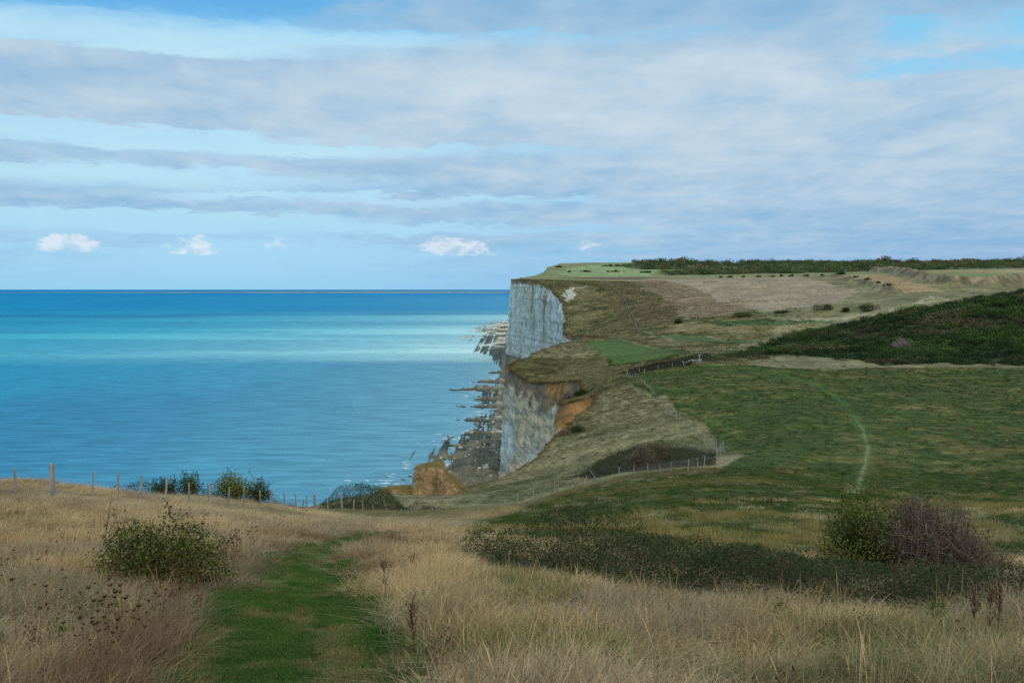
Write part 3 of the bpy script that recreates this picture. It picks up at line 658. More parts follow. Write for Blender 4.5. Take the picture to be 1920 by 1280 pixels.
def cloud_lobes(w, d, h, n_, r, base=0.0):
    """uneven lobes filling a dome of width w, depth d, height h"""
    out = []
    for i in range(n_):
        a = r.uniform(0, 6.283); q_ = math.sqrt(r.random())
        x_ = math.cos(a) * q_ * w * 0.36; y_ = math.sin(a) * q_ * d * 0.36
        top = h * (1 - 0.55 * q_ ** 2) * r.uniform(0.72, 1.0)
        rr = min(w, h * 1.6) * r.uniform(0.17, 0.30)
        out.append((x_, y_, max(base + rr * 0.5, top - rr), rr * r.uniform(0.9, 1.3), rr * r.uniform(0.9, 1.3), rr))
    return out
DARK = [(4, A(40, 54, 26)), (3, A(54, 68, 32)), (1, A(74, 82, 40))]
OLIVE = [(3, A(80, 92, 34)), (3, A(104, 112, 42)), (2, A(58, 70, 30)), (1.5, A(134, 130, 50))]
BRAM = [(5, A(50, 60, 30)), (3, A(60, 70, 34)), (2, A(74, 62, 42)), (1, A(86, 62, 48)), (0.6, A(84, 86, 44))]
BARE = [(3, A(116, 102, 92)), (3, A(96, 82, 72)), (1.5, A(146, 132, 120)), (1, A(112, 78, 60))]
def shrub(name, label, cat, x, y, w, d, h, nl, size, cols, seed, n_lobes=14, twigs=120, shoots=0, group=None, sink=0.1, trunk=False, shell=0.5):
    r = np.random.default_rng(seed)
    z = gz(x, y) - sink
    root = empty(name, (x, y, z), label, cat, group)
    lobes = cloud_lobes(w, d, h, n_lobes, r, base=h * (0.30 if trunk else 0.0))
    P, nr = lobe_points(lobes, nl, r, shell)
    keep = P[:, 2] > 0.02; P, nr = P[keep], nr[keep]
    parts = [leaves(P, nr, size, pick_cols(len(P), cols, r), r)]
    L = np.array(lobes)
    k = r.integers(0, len(L), twigs)
    tip = L[k, :3] + r.standard_normal((twigs, 3)) * L[k, 3:6] * 0.55
    tip[:, 2] = np.maximum(tip[:, 2], 0.15 * h)
    st = np.c_[r.normal(0, w * 0.05, twigs), r.normal(0, d * 0.05, twigs), np.full(twigs, 0.0)]
    if trunk: st[:, 2] = r.uniform(0.12, 0.5, twigs) * h
    br = pick_cols(twigs, [(1, A(84, 74, 62)), (1, A(66, 56, 46))], r)
    wood = [sticks(st, tip, size * 0.16 + 0.006 * h, size * 0.05, br, r)]
    if trunk:
        tr = 5
        a0 = np.c_[r.normal(0, w * 0.03, tr), r.normal(0, w * 0.03, tr), np.full(tr, -0.1)]
        b0 = np.c_[r.normal(0, w * 0.16, tr), r.normal(0, w * 0.16, tr), np.full(tr, h * 0.6)]
        wood.append(sticks(a0, b0, 0.028 * h, 0.010 * h, pick_cols(tr, [(1, A(92, 84, 74))], r), r, 0.05))
    if shoots:
        k = r.integers(0, len(L), shoots); a1 = L[k, :3] + np.c_[r.normal(0, 0.3, (shoots, 2)) * L[k, 3:5], L[k, 5] * 0.7]
        b1 = a1 + np.c_[r.normal(0, 0.10 * h, (shoots, 2)), r.uniform(0.12, 0.30, shoots) * h]
        wood.append(sticks(a1, b1, size * 0.07, size * 0.03, pick_cols(shoots, [(1, A(80, 66, 50))], r), r, 0.05))
        q_ = 12; tt = r.random((shoots, q_, 1)); PP = (a1[:, None] + (b1 - a1)[:, None] * tt).reshape(-1, 3) + r.standard_normal((shoots * q_, 3)) * size * 0.35
        nn = r.standard_normal(PP.shape); nn[:, 2] += 0.6; nn /= np.linalg.norm(nn, axis=1)[:, None]
        parts.append(leaves(PP, nn, size, pick_cols(len(PP), cols, r), r))
    v, f, c = merge(*parts)
    link('crown' if trunk else 'foliage', mesh_np('foliage', v, f, M_leaf, c), root)
    v, f, c = merge(*wood)
    link('trunk' if trunk else 'stems', mesh_np('stems', v, f, M_twig, c), root, kind='stuff')
    return root
def rand_in(poly, N, r, dens=None):
    P = np.array(poly); lo, hi = P.min(0), P.max(0); out = []
    n_ = 0
    while n_ < N:
        q_ = r.uniform(lo, hi, (N * 2, 2)); k = inside(q_[:, 0], q_[:, 1], poly)
        if dens is not None: k &= r.random(len(q_)) < dens(q_[:, 0], q_[:, 1])
        out.append(q_[k]); n_ += k.sum()
    return np.concatenate(out)[:N]
def carpet(name, label, cat, poly, hmax, N, size, cols, seed, rag=3.0, stems=200, group=None, stemcols=None, hfun=None, patchy=0):
    """a thicket: leaves over an uneven mounded surface that fills a plan outline"""
    r = np.random.default_rng(seed)
    P = rand_in(poly, N, r)
    if patchy:
        f_ = fbm(P[:, 0] / (rag * 0.55), P[:, 1] / (rag * 0.8), seed + 9, 4, 0.6); e_ = pdist(P[:, 0], P[:, 1], list(poly) + [poly[0]])
        P = P[f_ + 0.16 * sm(0, rag * 0.8, e_) > patchy]; N = len(P)
    x, y = P[:, 0], P[:, 1]
    cxy = np.array(poly).mean(0); e = pdist(x, y, list(poly) + [poly[0]])
    edge = sm(0, rag * 0.6, e)
    H = hmax * (0.25 + 0.75 * edge) * (0.05 + 1.5 * sm(0.2, 0.8, fbm(x / rag, y / rag, seed, 4, 0.6))) + hmax * 0.06 * r.standard_normal(N)
    if hfun: H = H * hfun(x, y)
    z = height(x, y)
    root = empty(name, (cxy[0], cxy[1], gz(*cxy)), label, cat, group)
    o_ = np.array(root.location)
    tz = np.maximum(H, 0.02) * (1 - 0.75 * r.random(N) ** 2.6)
    nr = np.c_[r.normal(0, 0.45, N), r.normal(-0.25, 0.45, N), np.ones(N)]; nr /= np.linalg.norm(nr, axis=1)[:, None]
    patch = fbm(x / (rag * 0.8), y / (rag * 0.8), seed + 5)
    c = pick_cols(N, cols, r, 0.12) * (0.55 + 0.9 * patch)[:, None]
    v, f, cc = leaves(np.c_[x, y, z + tz] - o_, nr, size, c, r)
    link('foliage', mesh_np('foliage', v, f, M_leaf, cc), root)
    k = r.integers(0, N, stems)
    A0 = np.c_[x[k], y[k], z[k]] - o_; B0 = A0 + np.c_[r.normal(0, 0.35 * hmax, (stems, 2)), H[k].clip(0.1) * r.uniform(0.8, 1.35, stems)]
    v, f, cc = sticks(A0, B0, size * 0.12, size * 0.05, pick_cols(stems, stemcols or [(1, A(84, 70, 58)), (1, A(104, 84, 66))], r), r, 0.12, 0.15)
    link('stems', mesh_np('stems', v, f, M_twig, cc), root, kind='stuff')
    return root
def bare_shrub(name, label, cat, x, y, w, d, h, N, rad, seed, cols=BARE, skew=0.0, leaf=0, leafcols=None, lsize=0.05):
    r = np.random.default_rng(seed); root = empty(name, (x, y, gz(x, y) - 0.05), label, cat)
    n1 = N // 6
    a = r.uniform(0, 6.283, n1); q_ = np.sqrt(r.random(n1))
    base = np.c_[np.cos(a) * q_ * w * 0.30, np.sin(a) * q_ * d * 0.30, np.zeros(n1)]
    hx = np.cos(a) * q_ * w * 0.5 + skew * q_ * w * 0.1; hy = np.sin(a) * q_ * d * 0.5
    hz = h * (1 - 0.62 * q_ ** 2) * (0.42 + 0.85 * fbm(hx / (w * 0.16) + 9, hy / (w * 0.16), seed)) * (1 - skew * hx / w)
    tip = np.c_[hx, hy, hz]
    S = [sticks(base, tip, rad * 1.5, rad * 0.6, pick_cols(n1, cols, r), r, 0.10)]
    k = r.integers(0, n1, N - n1); t_ = r.uniform(0.35, 1.0, N - n1)[:, None]
    p0 = base[k] + (tip[k] - base[k]) * t_
    p1 = p0 + r.standard_normal((N - n1, 3)) * np.array([w, d, h]) * 0.085 + np.c_[np.zeros((N - n1, 2)), np.full(N - n1, 0.05 * h)]
    S.append(sticks(p0, p1, rad * 0.7, rad * 0.35, pick_cols(N - n1, cols, r), r, 0.14))
    v, f, c = merge(*S)
    link('branches', mesh_np('branches', v, f, M_twig, c), root, kind='stuff')
    if leaf:
        k = r.integers(0, N - n1, leaf); P = p1[k] + r.standard_normal((leaf, 3)) * 0.05
        nn = r.standard_normal((leaf, 3)); nn /= np.linalg.norm(nn, axis=1)[:, None]
        v, f, c = leaves(P, nn, lsize, pick_cols(leaf, leafcols, r), r)
        link('foliage', mesh_np('foliage', v, f, M_leaf, c), root)
    return root

# ------------------------------------------------------------------ scattering (ground cover nobody could count)
SRC = bpy.data.collections.new('sources')              # holds tuft shapes; not linked to the scene
def scatter(name, label, cat, P, rot, scl, idx, tint, srcs):
    coll = bpy.data.collections.new(name + '_shapes')
    for i, me in enumerate(srcs):
        coll.objects.link(bpy.data.objects.new('%s_%02d' % (name, i), me))
    N = len(P)
    me = bpy.data.meshes.new(name); me.vertices.add(N); me.vertices.foreach_set('co', np.asarray(P, np.float32).ravel())
    for nm, tp, key, arr in (('rot', 'FLOAT_VECTOR', 'vector', rot), ('scl', 'FLOAT_VECTOR', 'vector', scl), ('idx', 'INT', 'value', idx)):
        a = me.attributes.new(nm, tp, 'POINT'); a.data.foreach_set(key, np.asarray(arr, np.int32 if tp == 'INT' else np.float32).ravel())
    a = me.attributes.new('tint', 'FLOAT_COLOR', 'POINT'); c = np.ones((N, 4), np.float32); c[:, :3] = tint; a.data.foreach_set('color', c.ravel())
    o = link(name, me, kind='stuff', label=label, cat=cat)
    g = bpy.data.node_groups.new(name, 'GeometryNodeTree')
    g.interface.new_socket('Geometry', in_out='INPUT', socket_type='NodeSocketGeometry')
    g.interface.new_socket('Geometry', in_out='OUTPUT', socket_type='NodeSocketGeometry')
    gi = g.nodes.new('NodeGroupInput'); go = g.nodes.new('NodeGroupOutput')
    ci = g.nodes.new('GeometryNodeCollectionInfo'); ci.inputs['Collection'].default_value = coll; ci.inputs['Separate Children'].default_value = True; ci.inputs['Reset Children'].default_value = True
    ip = g.nodes.new('GeometryNodeInstanceOnPoints'); ip.inputs['Pick Instance'].default_value = True
    def na(nm, tp):
        q_ = g.nodes.new('GeometryNodeInputNamedAttribute'); q_.data_type = tp; q_.inputs['Name'].default_value = nm; return q_.outputs['Attribute']
    e2r = g.nodes.new('FunctionNodeEulerToRotation'); g.links.new(na('rot', 'FLOAT_VECTOR'), e2r.inputs[0])
    m2p = g.nodes.new('GeometryNodeMeshToPoints')
    g.links.new(gi.outputs[0], m2p.inputs[0]); g.links.new(m2p.outputs[0], ip.inputs['Points'])
    g.links.new(ci.outputs[0], ip.inputs['Instance']); g.links.new(na('idx', 'INT'), ip.inputs['Instance Index'])
    g.links.new(e2r.outputs[0], ip.inputs['Rotation']); g.links.new(na('scl', 'FLOAT_VECTOR'), ip.inputs['Scale'])
    g.links.new(ip.outputs[0], go.inputs[0])
    md = o.modifiers.new('scatter', 'NODES'); md.node_group = g
    return o
def tuft(seed, nb, h, spread, width, lean=0.3, heads=0.0, wind=0.12, droop=0.25, mat=None):
    """a bunch of tapering, bending blades; some carry a seed head"""
    r = np.random.default_rng(seed)
    a = r.uniform(0, 6.283, nb); q_ = np.sqrt(r.random(nb)) * spread
    base = np.c_[np.cos(a) * q_, np.sin(a) * q_, np.full(nb, -0.04 * h)]
    H = h * r.uniform(0.45, 1.05, nb); la = r.uniform(0, 6.283, nb); lm = np.abs(r.normal(0, lean, nb))
    ld = np.c_[np.cos(la) * lm + wind, np.sin(la) * lm, np.zeros(nb)]
    fa = r.uniform(0, 6.283, nb); side = np.c_[np.cos(fa), np.sin(fa), np.zeros(nb)]
    hd = r.random(nb) < heads
    lv = np.array([0, 0.4, 0.75, 1.0]); V_ = []
    for i, t_ in enumerate(lv):
        c_ = base + ld * (H * t_ ** 1.9)[:, None] + np.c_[np.zeros((nb, 2)), H * t_ * (1 - droop * lm * t_)]
        wd = width * np.array([1.0, 0.85, 0.6, 0.12])[i] * np.where(hd, [1, 0.7, 2.4, 0.8][i], 1.0)
        V_ += [c_ - side * wd[:, None] * 0.5, c_ + side * wd[:, None] * 0.5]
    v = np.stack(V_, 1)
    f = (np.arange(nb)[:, None, None] * 8 + np.array([[0, 1, 3, 2], [2, 3, 5, 4], [4, 5, 7, 6]])[None]).reshape(-1, 4)
    c = np.ones((nb, 3)) * r.uniform(0.72, 1.25, nb)[:, None] * np.c_[np.ones(nb), r.uniform(0.93, 1.05, nb), r.uniform(0.85, 1.08, nb)]
    c = np.repeat(c[:, None], 8, 1)
    c[hd, 4:] *= np.array([0.88, 0.78, 0.72])
    return mesh_np('tuft', v.reshape(-1, 3), f, mat or M_tuft, c.reshape(-1, 3))
def clump(seed, N, leaf, r3=(1, 1, 0.8)):
    r = np.random.default_rng(seed)
    lob = cloud_lobes(2.0 * r3[0], 2.0 * r3[1], 1.5 * r3[2], 9, r)
    P, nr = lobe_points(lob, N, r, 0.4); k = P[:, 2] > -0.05; P, nr = P[k], nr[k]
    v, f, c = leaves(P, nr, leaf, pick_cols(len(P), [(1, np.ones(3)), (1, np.ones(3) * 0.8), (1, np.array([1.25, 1.2, 1.1]))], r, 0.15), r, 0.7)
    return mesh_np('clump', v, f, M_clump, c)
def mixcols(w, cols):
    return sum(np.asarray(w_)[:, None] * np.asarray(c_) for w_, c_ in zip(w, cols))
def wedge(y0, y1, N, r, side=0.56, pad=4):
    y = np.sqrt(r.uniform(y0 ** 2, y1 ** 2, N)) if y0 > 15 else r.uniform(y0, y1, N)
    return r.uniform(-1, 1, N) * (side * y + pad), y

# -- tall dry grass of the near slope
r = np.random.default_rng(101)
xs, yy = [], []
for y0, y1, N in ((5.5, 12, 1300), (12, 25, 3800), (25, 50, 9000), (50, 118, 22000)):
    a, b_ = wedge(y0, y1, N, r); xs.append(a); yy.append(b_)
xs = np.concatenate(xs); yy = np.concatenate(yy)
wv = (fbm(xs / 1.4, yy / 1.4, 21) - 0.5) * 0.8
keep = ~inside(xs + wv, yy + wv, ZONES['track']) & ~(inside(xs + wv * 4, yy + wv * 4, ZONES['pasture']) & (r.random(len(xs)) < 0.985)) & ~(inside(xs, yy, BRAMBLE) & (r.random(len(xs)) < 0.94)) & (xs > coast(yy) + 1) & (yy < 118 + 8 * fbm(xs / 5, yy / 5, 2))
keep &= np.hypot((xs + 6.55) / 1.0, (yy - 18.5) / 0.8) > 0.95
xs, yy = xs[keep], yy[keep]; N = len(xs)
big = np.clip(yy / 30, 0.0, 2.0)
n1 = fbm(xs / 2.6, yy / 3.6, 111); n2 = fbm(xs / 0.9, yy / 1.5, 112); n3 = fbm(xs / 9, yy / 11, 113); n5 = fbm(xs / 1.7, yy / 2.2, 115)
green = sm(0.50, 0.66, 0.55 * n1 + 0.45 * n3 + 0.16 * (r.random(N) - 0.5)) * 0.85
grey = sm(0.44, 0.60, n5 * 0.6 + n3 * 0.4 + 0.05 * sm(2, -8, xs)) * 0.75
tint = lerp(lerp(A(176, 148, 102), A(206, 182, 136), n2), A(160, 144, 118), grey)
tint = lerp(tint, A(108, 110, 60), green)
dt = pdist(xs, yy, ZONES['track'])
rust = np.maximum(sm(1.5, 0.3, dt) * sm(0.36, 0.56, fbm(xs / 2.2, yy / 2.6, 114)) * (xs < -3) * 0.8, sm(0.66, 0.74, fbm(xs / 1.0, yy / 1.3, 116)) * 0.5)
tint = lerp(tint, A(122, 94, 68), rust)
tint = lerp(tint, lerp(A(112, 104, 64), A(94, 94, 52), n1), sm(72, 100, yy) * 0.85)
tint = tint * r.uniform(0.70, 1.22, N)[:, None]
hs = (0.20 + 0.85 * sm(0.25, 0.75, n2)) * r.uniform(0.7, 1.2, N) * (1 - 0.35 * green) * np.where(dt < 0.5, 0.75, 1.0) * (1 - 0.42 * sm(28, 55, yy)) * 0.74 * np.where(np.hypot(xs + 6.4, (yy - 18.2) * 0.8) < 1.7, 0.6, 1.0) * np.where(pdist(xs, yy, BRAMBLE) < 0.9, 0.7, 1.0)
wdt = 1.0 + 0.9 * sm(14, 70, yy)
TG = [tuft(300 + i, 240, 0.82, 0.42, 0.0060, 0.40, 0.16, 0.12, 0.35) for i in range(7)] + [tuft(320 + i, 180, 0.80, 0.46, 0.0075, 0.65, 0.10, 0.16, 0.6) for i in range(5)]
scatter('dry_grass', 'tall straw coloured dry grass over the near slope', 'grass', np.c_[xs, yy, height(xs, yy) - 0.03],
        np.c_[r.normal(0, 0.05, (N, 2)), r.uniform(-1.3, 1.3, N)], np.c_[wdt * r.uniform(0.8, 1.3, N), wdt * r.uniform(0.8, 1.3, N), hs], r.integers(0, len(TG), N), tint, TG)
# -- short green grass of the mown track
r = np.random.default_rng(102)
P = rand_in(ZONES['track'], 3200, r); P = np.concatenate([P, rand_in([p for p in ZONES['track'] if p[1] < 22], 2200, r)]); N = len(P)
P = P + r.normal(0, 0.10, P.shape)
rut = (P[:, 0] + 0.24 * P[:, 1]); n2 = fbm(rut / 0.45, P[:, 1] / 3.0, 121); n3 = 0.6 * fbm(rut / 0.38, P[:, 1] / 2.4, 122) + 0.4 * fbm(P[:, 0] / 0.3, P[:, 1] / 0.5, 123)
bare = (n3 > 0.61) & (r.random(N) < 0.8); P, n2, n3 = P[~bare], n2[~bare], n3[~bare]; N = len(P)
tint = lerp(lerp(A(52, 84, 30), A(80, 106, 44), n2), A(132, 118, 76), sm(0.47, 0.60, n3) * 0.85) * r.uniform(0.75, 1.2, N)[:, None]
eg = sm(0.45, 0.05, pdist(P[:, 0], P[:, 1], ZONES['track']))
sc = r.uniform(0.5, 1.1, N) * (0.55 + 0.75 * eg) * (0.6 + 0.7 * n2)
TS = [tuft(340 + i, 130, 0.13, 0.26, 0.006, 0.5, 0.0, 0.05) for i in range(5)]
scatter('track_grass', 'short bright green grass of the worn track', 'grass', np.c_[P, height(P[:, 0], P[:, 1]) - 0.01], np.c_[np.zeros((N, 2)), r.uniform(0, 6.28, N)],
        np.c_[sc ** 0.5 * 1.1, sc ** 0.5 * 1.1, sc], r.integers(0, 5, N), tint, TS)
# -- pasture tussocks in the valley field
r = np.random.default_rng(103)
a1, b1 = wedge(25, 120, 20000, r, 0.54); a2, b2 = wedge(118, 330, 26000, r, 0.54)
xs = np.r_[a1, a2]; yy = np.r_[b1, b2]; keep = inside(xs, yy, ZONES['pasture']) & (pdist(xs, yy, [p[:2] for p in LINES['footpath']]) > 1.0)
xs, yy = xs[keep], yy[keep]; N = len(xs)
n1 = fbm(xs / 14, yy / 14, 31); n2 = fbm(xs / 3.2, yy / 3.2, 33); n4 = fbm(xs / 7, yy / 18, 131)
dry = np.clip(sm(0.47, 0.66, 0.5 * n1 + 0.5 * n2) * (0.55 + 0.45 * sm(110, 50, yy)) + sm(0.60, 0.68, n4) * sm(95, 50, yy) * 0.9, 0, 1)
dry = dry * (r.random(N) < 0.25 + 0.75 * dry)
tint = lerp(lerp(A(56, 74, 27), A(80, 92, 36), n2), A(142, 128, 78), dry) * r.uniform(0.74, 1.26, N)[:, None]
sc = (0.7 + 0.7 * sm(60, 250, yy)) * r.uniform(0.7, 1.4, N)
hz = (0.55 + 1.1 * dry) * r.uniform(0.6, 1.3, N)
TP = [tuft(360 + i, 80, 0.24, 0.55, 0.020, 0.6, 0.0, 0.08) for i in range(5)]
scatter('pasture_grass', 'rough green pasture grass with pale tussocks in the valley field', 'grass', np.c_[xs, yy, height(xs, yy) - 0.02], np.c_[np.zeros((N, 2)), r.uniform(0, 6.28, N)],
        np.c_[sc, sc, hz], r.integers(0, 5, N), tint, TP)
# -- rough grass on the cliff-top slopes
r = np.random.default_rng(104)
xs, yy = [], []
for y0, y1, N in ((118, 420, 20000), (420, 1050, 24000)):
    y = np.sqrt(r.uniform(y0 ** 2, y1 ** 2, N)); c0 = coast(y); hi = np.minimum(c0 + 0.10 * y + 40, 0.54 * y) if y0 > 400 else np.minimum(c0 + 45 + 0.02 * y, 0.5 * y)
    xs.append(c0 - 0.1 + (hi - c0) * r.random(N) ** 1.2); yy.append(y)
xs = np.concatenate(xs); yy = np.concatenate(yy)
keep = ~inside(xs, yy, ZONES['pasture']) & ~inside(xs, yy, ZONES['strip_a']) & ~inside(xs, yy, ZONES['strip_b']) & ~inside(xs, yy, ZONES['gorse'])
xs, yy = xs[keep], yy[keep]; N = len(xs)
col = zone_colour(xs, yy); sc = np.clip(yy / 210, 0.7, 3.4) * r.uniform(0.7, 1.3, N)
tint = lerp(col * 1.12, col * np.array([0.72, 0.78, 0.7]), sm(0.48, 0.62, fbm(xs / (yy * 0.010), np.log(yy) * 60, 141)) * 0.9) * r.uniform(0.62, 1.35, N)[:, None]
scatter('slope_grass', 'rough tan grass and sheep-worn tussocks on the cliff-top slopes', 'grass', np.c_[xs, yy, height(xs, yy) - 0.05], np.c_[np.zeros((N, 2)), r.uniform(0, 6.28, N)],
        np.c_[sc, sc, np.clip(sc, 0.8, 1.9) * 1.1], r.integers(0, 5, N), tint, TP)
# -- gorse hillside, far wood
CL = [clump(500 + i, 260, 0.17) for i in range(6)]
r = np.random.default_rng(105)
P = rand_in(ZONES['gorse'], 5200, r); P[:1400] += r.normal(0, 5.0, (1400, 2)); P[:1400, 1] = np.maximum(P[:1400, 1], 330); N = len(P); n2 = fbm(P[:, 0] / 14, P[:, 1] / 14, 151); n3 = fbm(P[:, 0] / 30, P[:, 1] / 18, 152)
sc = r.uniform(0.7, 2.3, N) * (0.4 + 1.3 * n2)
tint = lerp(lerp(A(32, 48, 25), A(66, 86, 38), sm(0.25, 0.75, n2)), A(96, 84, 62), sm(0.58, 0.70, n3) * 0.75) * r.uniform(0.55, 1.5, N)[:, None]
scatter('gorse_thicket', 'dark green gorse thicket covering the hillside above the field', 'gorse', np.c_[P, height(P[:, 0], P[:, 1]) - 0.15], np.c_[np.zeros((N, 2)), r.uniform(0, 6.28, N)], np.c_[sc * 1.25, sc * 1.25, sc], r.integers(0, 6, N), tint, CL)
P = rand_in(ZONES['wood'], 2600, r); N = len(P); n2 = fbm(P[:, 0] / 60, P[:, 1] / 60, 153)
k = n2 < 0.62; P, n2 = P[k], n2[k]; N = len(P)
sc = r.uniform(2.5, 8.0, N) * (1 + 0.7 * (r.random(N) < 0.07)) * (0.55 + 1.1 * fbm(P[:, 0] / 45, P[:, 1] / 45, 154))
tint = lerp(lerp(A(58, 76, 46), A(92, 106, 62), r.random(N)), A(112, 96, 68), (r.random(N) < 0.18) * 0.8) * r.uniform(0.8, 1.2, N)[:, None]
scatter('distant_wood', 'dark wood along the crest of the far hill', 'wood', np.c_[P, height(P[:, 0], P[:, 1]) - 0.3], np.c_[np.zeros((N, 2)), r.uniform(0, 6.28, N)], np.c_[sc * 1.2, sc * 1.2, sc], r.integers(0, 6, N), tint, CL)

# -- weeds and seed stalks through the dry grass, low scrub on slopes, dung-dark and pale tussocks in the field
r = np.random.default_rng(106)
def spread_on(N, y0, y1, test, r):
    x, y = wedge(y0, y1, N, r); k = test(x, y); return x[k], y[k]
dryland = lambda x, y: ~inside(x, y, ZONES['track']) & ~inside(x, y, ZONES['pasture']) & ~inside(x, y, BRAMBLE) & (x > coast(y) + 1)
x, y = spread_on(1000, 7, 40, dryland, r); N = len(x); sc = r.uniform(0.06, 0.18, N)
WD = [clump(520 + i, 120, 0.20, (1, 1, 1.1)) for i in range(4)]
kind = r.random(N)[:, None]
tint = np.where(kind < 0.4, A(112, 88, 64), np.where(kind < 0.75, A(98, 104, 54), A(140, 118, 84))) * r.uniform(0.8, 1.2, N)[:, None]
scatter('meadow_weeds', 'low brown and green weeds through the dry grass', 'weeds', np.c_[x, y, height(x, y) - 0.02], np.c_[np.zeros((N, 2)), r.uniform(0, 6.28, N)], np.c_[sc, sc, sc * 1.6], r.integers(0, 4, N), tint, WD)
x, y = spread_on(1500, 6, 45, dryland, r); N = len(x); sc = r.uniform(0.55, 0.95, N)
SS = [tuft(600 + i, 7, 0.95, 0.20, 0.008, 0.22, 0.95, 0.16, 0.2) for i in range(5)]
tint = lerp(A(150, 122, 84), A(202, 180, 138), r.random(N))
scatter('seed_stalks', 'pale seed stalks standing above the dry grass', 'grass', np.c_[x, y, height(x, y) - 0.02], np.c_[r.normal(0, .12, (N, 2)), r.uniform(0, 6.28, N)], np.c_[sc, sc, sc], r.integers(0, 5, N), tint, SS)
x, y = spread_on(9000, 32, 325, lambda x, y: inside(x, y, ZONES['pasture']) & (pdist(x, y, [p[:2] for p in LINES['footpath']]) > 1.2), r); N = len(x)
sc = r.uniform(0.10, 0.30, N) * (0.8 + y / 260); kind = r.random(N)[:, None]
tint = np.where(kind < 0.45, A(46, 60, 26), np.where(kind < 0.7, A(74, 88, 38), A(138, 124, 80))) * r.uniform(0.75, 1.25, N)[:, None]
scatter('field_tussocks', 'dark and pale tussocks dotting the valley pasture', 'grass', np.c_[x, y, height(x, y) - 0.03], np.c_[np.zeros((N, 2)), r.uniform(0, 6.28, N)], np.c_[sc * 1.5, sc * 1.5, sc * 0.6], r.integers(0, 4, N), tint, WD)
y = np.sqrt(r.uniform(130.0 ** 2, 1000.0 ** 2, 16000)); c0 = coast(y); x = c0 + (np.minimum(40 + 0.14 * y, 0.52 * y - c0)) * r.random(len(y)) ** 1.1
k = ~inside(x, y, ZONES['pasture']) & ~inside(x, y, ZONES['strip_a']) & ~inside(x, y, ZONES['strip_b']) & ~inside(x, y, ZONES['gorse']) & (fbm(x / (4 + y * 0.03), y / (4 + y * 0.03), 161) > 0.47) & (x > c0 + 0.5)
x, y = x[k], y[k]; N = len(x); sc = r.uniform(0.14, 0.42, N) * np.minimum(0.5 + y / 300, 1.9); kind = r.random(N)[:, None]
zc = zone_colour(x, y); tint = zc * np.array([0.97, 1.02, 1.03]) * np.where(kind < 0.3, 0.78, np.where(kind < 0.55, 0.95, 1.4)) * np.where(kind < 0.3, np.array([1.0, 1.02, 0.95]), np.ones(3)) * r.uniform(0.85, 1.2, N)[:, None]
scatter('slope_scrub', 'low scrub and dry tussocks on the cliff-top slopes', 'scrub', np.c_[x, y, height(x, y) - 0.05], np.c_[np.zeros((N, 2)), r.uniform(0, 6.28, N)], np.c_[sc * 1.5, sc * 1.5, sc * 0.8], r.integers(0, 4, N), tint, WD)

# ------------------------------------------------------------------ near shrubs
shrub('hawthorn_bush', 'leafy green bush with upright shoots standing in dry grass beside the track', 'bush', -6.55, 18.4, 3.0, 1.9, 1.65, 9500, 0.062, OLIVE[:3] + [(2, A(60, 72, 32)), (1, A(96, 60, 52))], 11, 20, 200, 34)
carpet('bramble_thicket', 'long low dark bramble thicket across the dry grass slope', 'brambles', BRAMBLE, 0.80, 78000, 0.056, [(6, A(46, 58, 28)), (3, A(58, 70, 33)), (1.2, A(72, 60, 42)), (0.7, A(88, 62, 48)), (0.5, A(86, 88, 44))], 12, 1.5, 600, hfun=lambda x, y: (1 - 0.45 * sm(4.2, 6.2, x)) * (0.72 + 0.75 * np.exp(-((x - 2.2) ** 2 / 3 + (y - 27.5) ** 2 / 8))), patchy=0.49)
shrub('hawthorn_bush', 'tall yellow-green bush rising from the right end of the brambles', 'bush', 7.85, 22.0, 2.3, 1.8, 2.25, 9500, 0.056, OLIVE, 13, 13, 420, 40)
bare_shrub('bare_shrub', 'leafless purplish grey shrub beside the tall yellow-green bush', 'shrub', 9.0, 21.4, 2.9, 2.1, 1.9, 4400, 0.0062, 14, skew=0.95, leaf=4200, leafcols=[(2, A(96, 64, 50)), (2, A(76, 76, 40)), (1, A(114, 88, 60)), (2.2, A(112, 112, 48))])
for i, (u_, v_, Y_, w, nl, cc, lab) in enumerate(((302, 901, 80, 3.2, 1900, DARK, 'low dark leafy tree, farthest left of the four beyond the fence'),
        (352, 884, 80, 2.5, 1300, OLIVE[:3] + DARK[:1], 'slender airy little tree with thin trunk behind the ridge fence'),
        (434, 881, 79, 3.7, 3200, OLIVE, 'broad yellow-green little tree, largest behind the ridge fence'),
        (478, 896, 79, 2.3, 1500, DARK + OLIVE[:1], 'dark narrow little tree touching the broad yellow-green one'))):
    x = (u_ - 960) / 1900 * Y_; zt_ = 72 - (v_ - 541) / 1900 * Y_
    shrub('small_tree', lab, 'tree', x, Y_, w, w * 0.8, zt_ - gz(x, Y_) + 0.15, nl, 0.13, [(k_, np.asarray(q_) * 1.25) for k_, q_ in cc], 20 + i, 15, 90, 14, 'little trees behind the ridge fence', trunk=True, shell=0.75)
carpet('bramble_patch', 'dark bramble patch behind the ridge fence under the little trees', 'brambles', RIDGE_B, 0.95, 8000, 0.12, BRAM, 31, 3)
carpet('blackthorn_thicket', 'dark rounded thicket on the cliff edge behind the fence dip', 'thicket', EDGE_T, 1.5, 9000, 0.15, DARK, 32, 4)
carpet('bramble_patch', 'low dark brambles between the fence dip and the cliff edge', 'brambles', EDGE_B, 0.9, 7000, 0.13, BRAM, 33, 3)
carpet('bramble_thicket', 'dark thicket inside the bend of the valley fence', 'brambles', VALLEY_T, 1.7, 17000, 0.15, BRAM + DARK[:1], 34, 5)
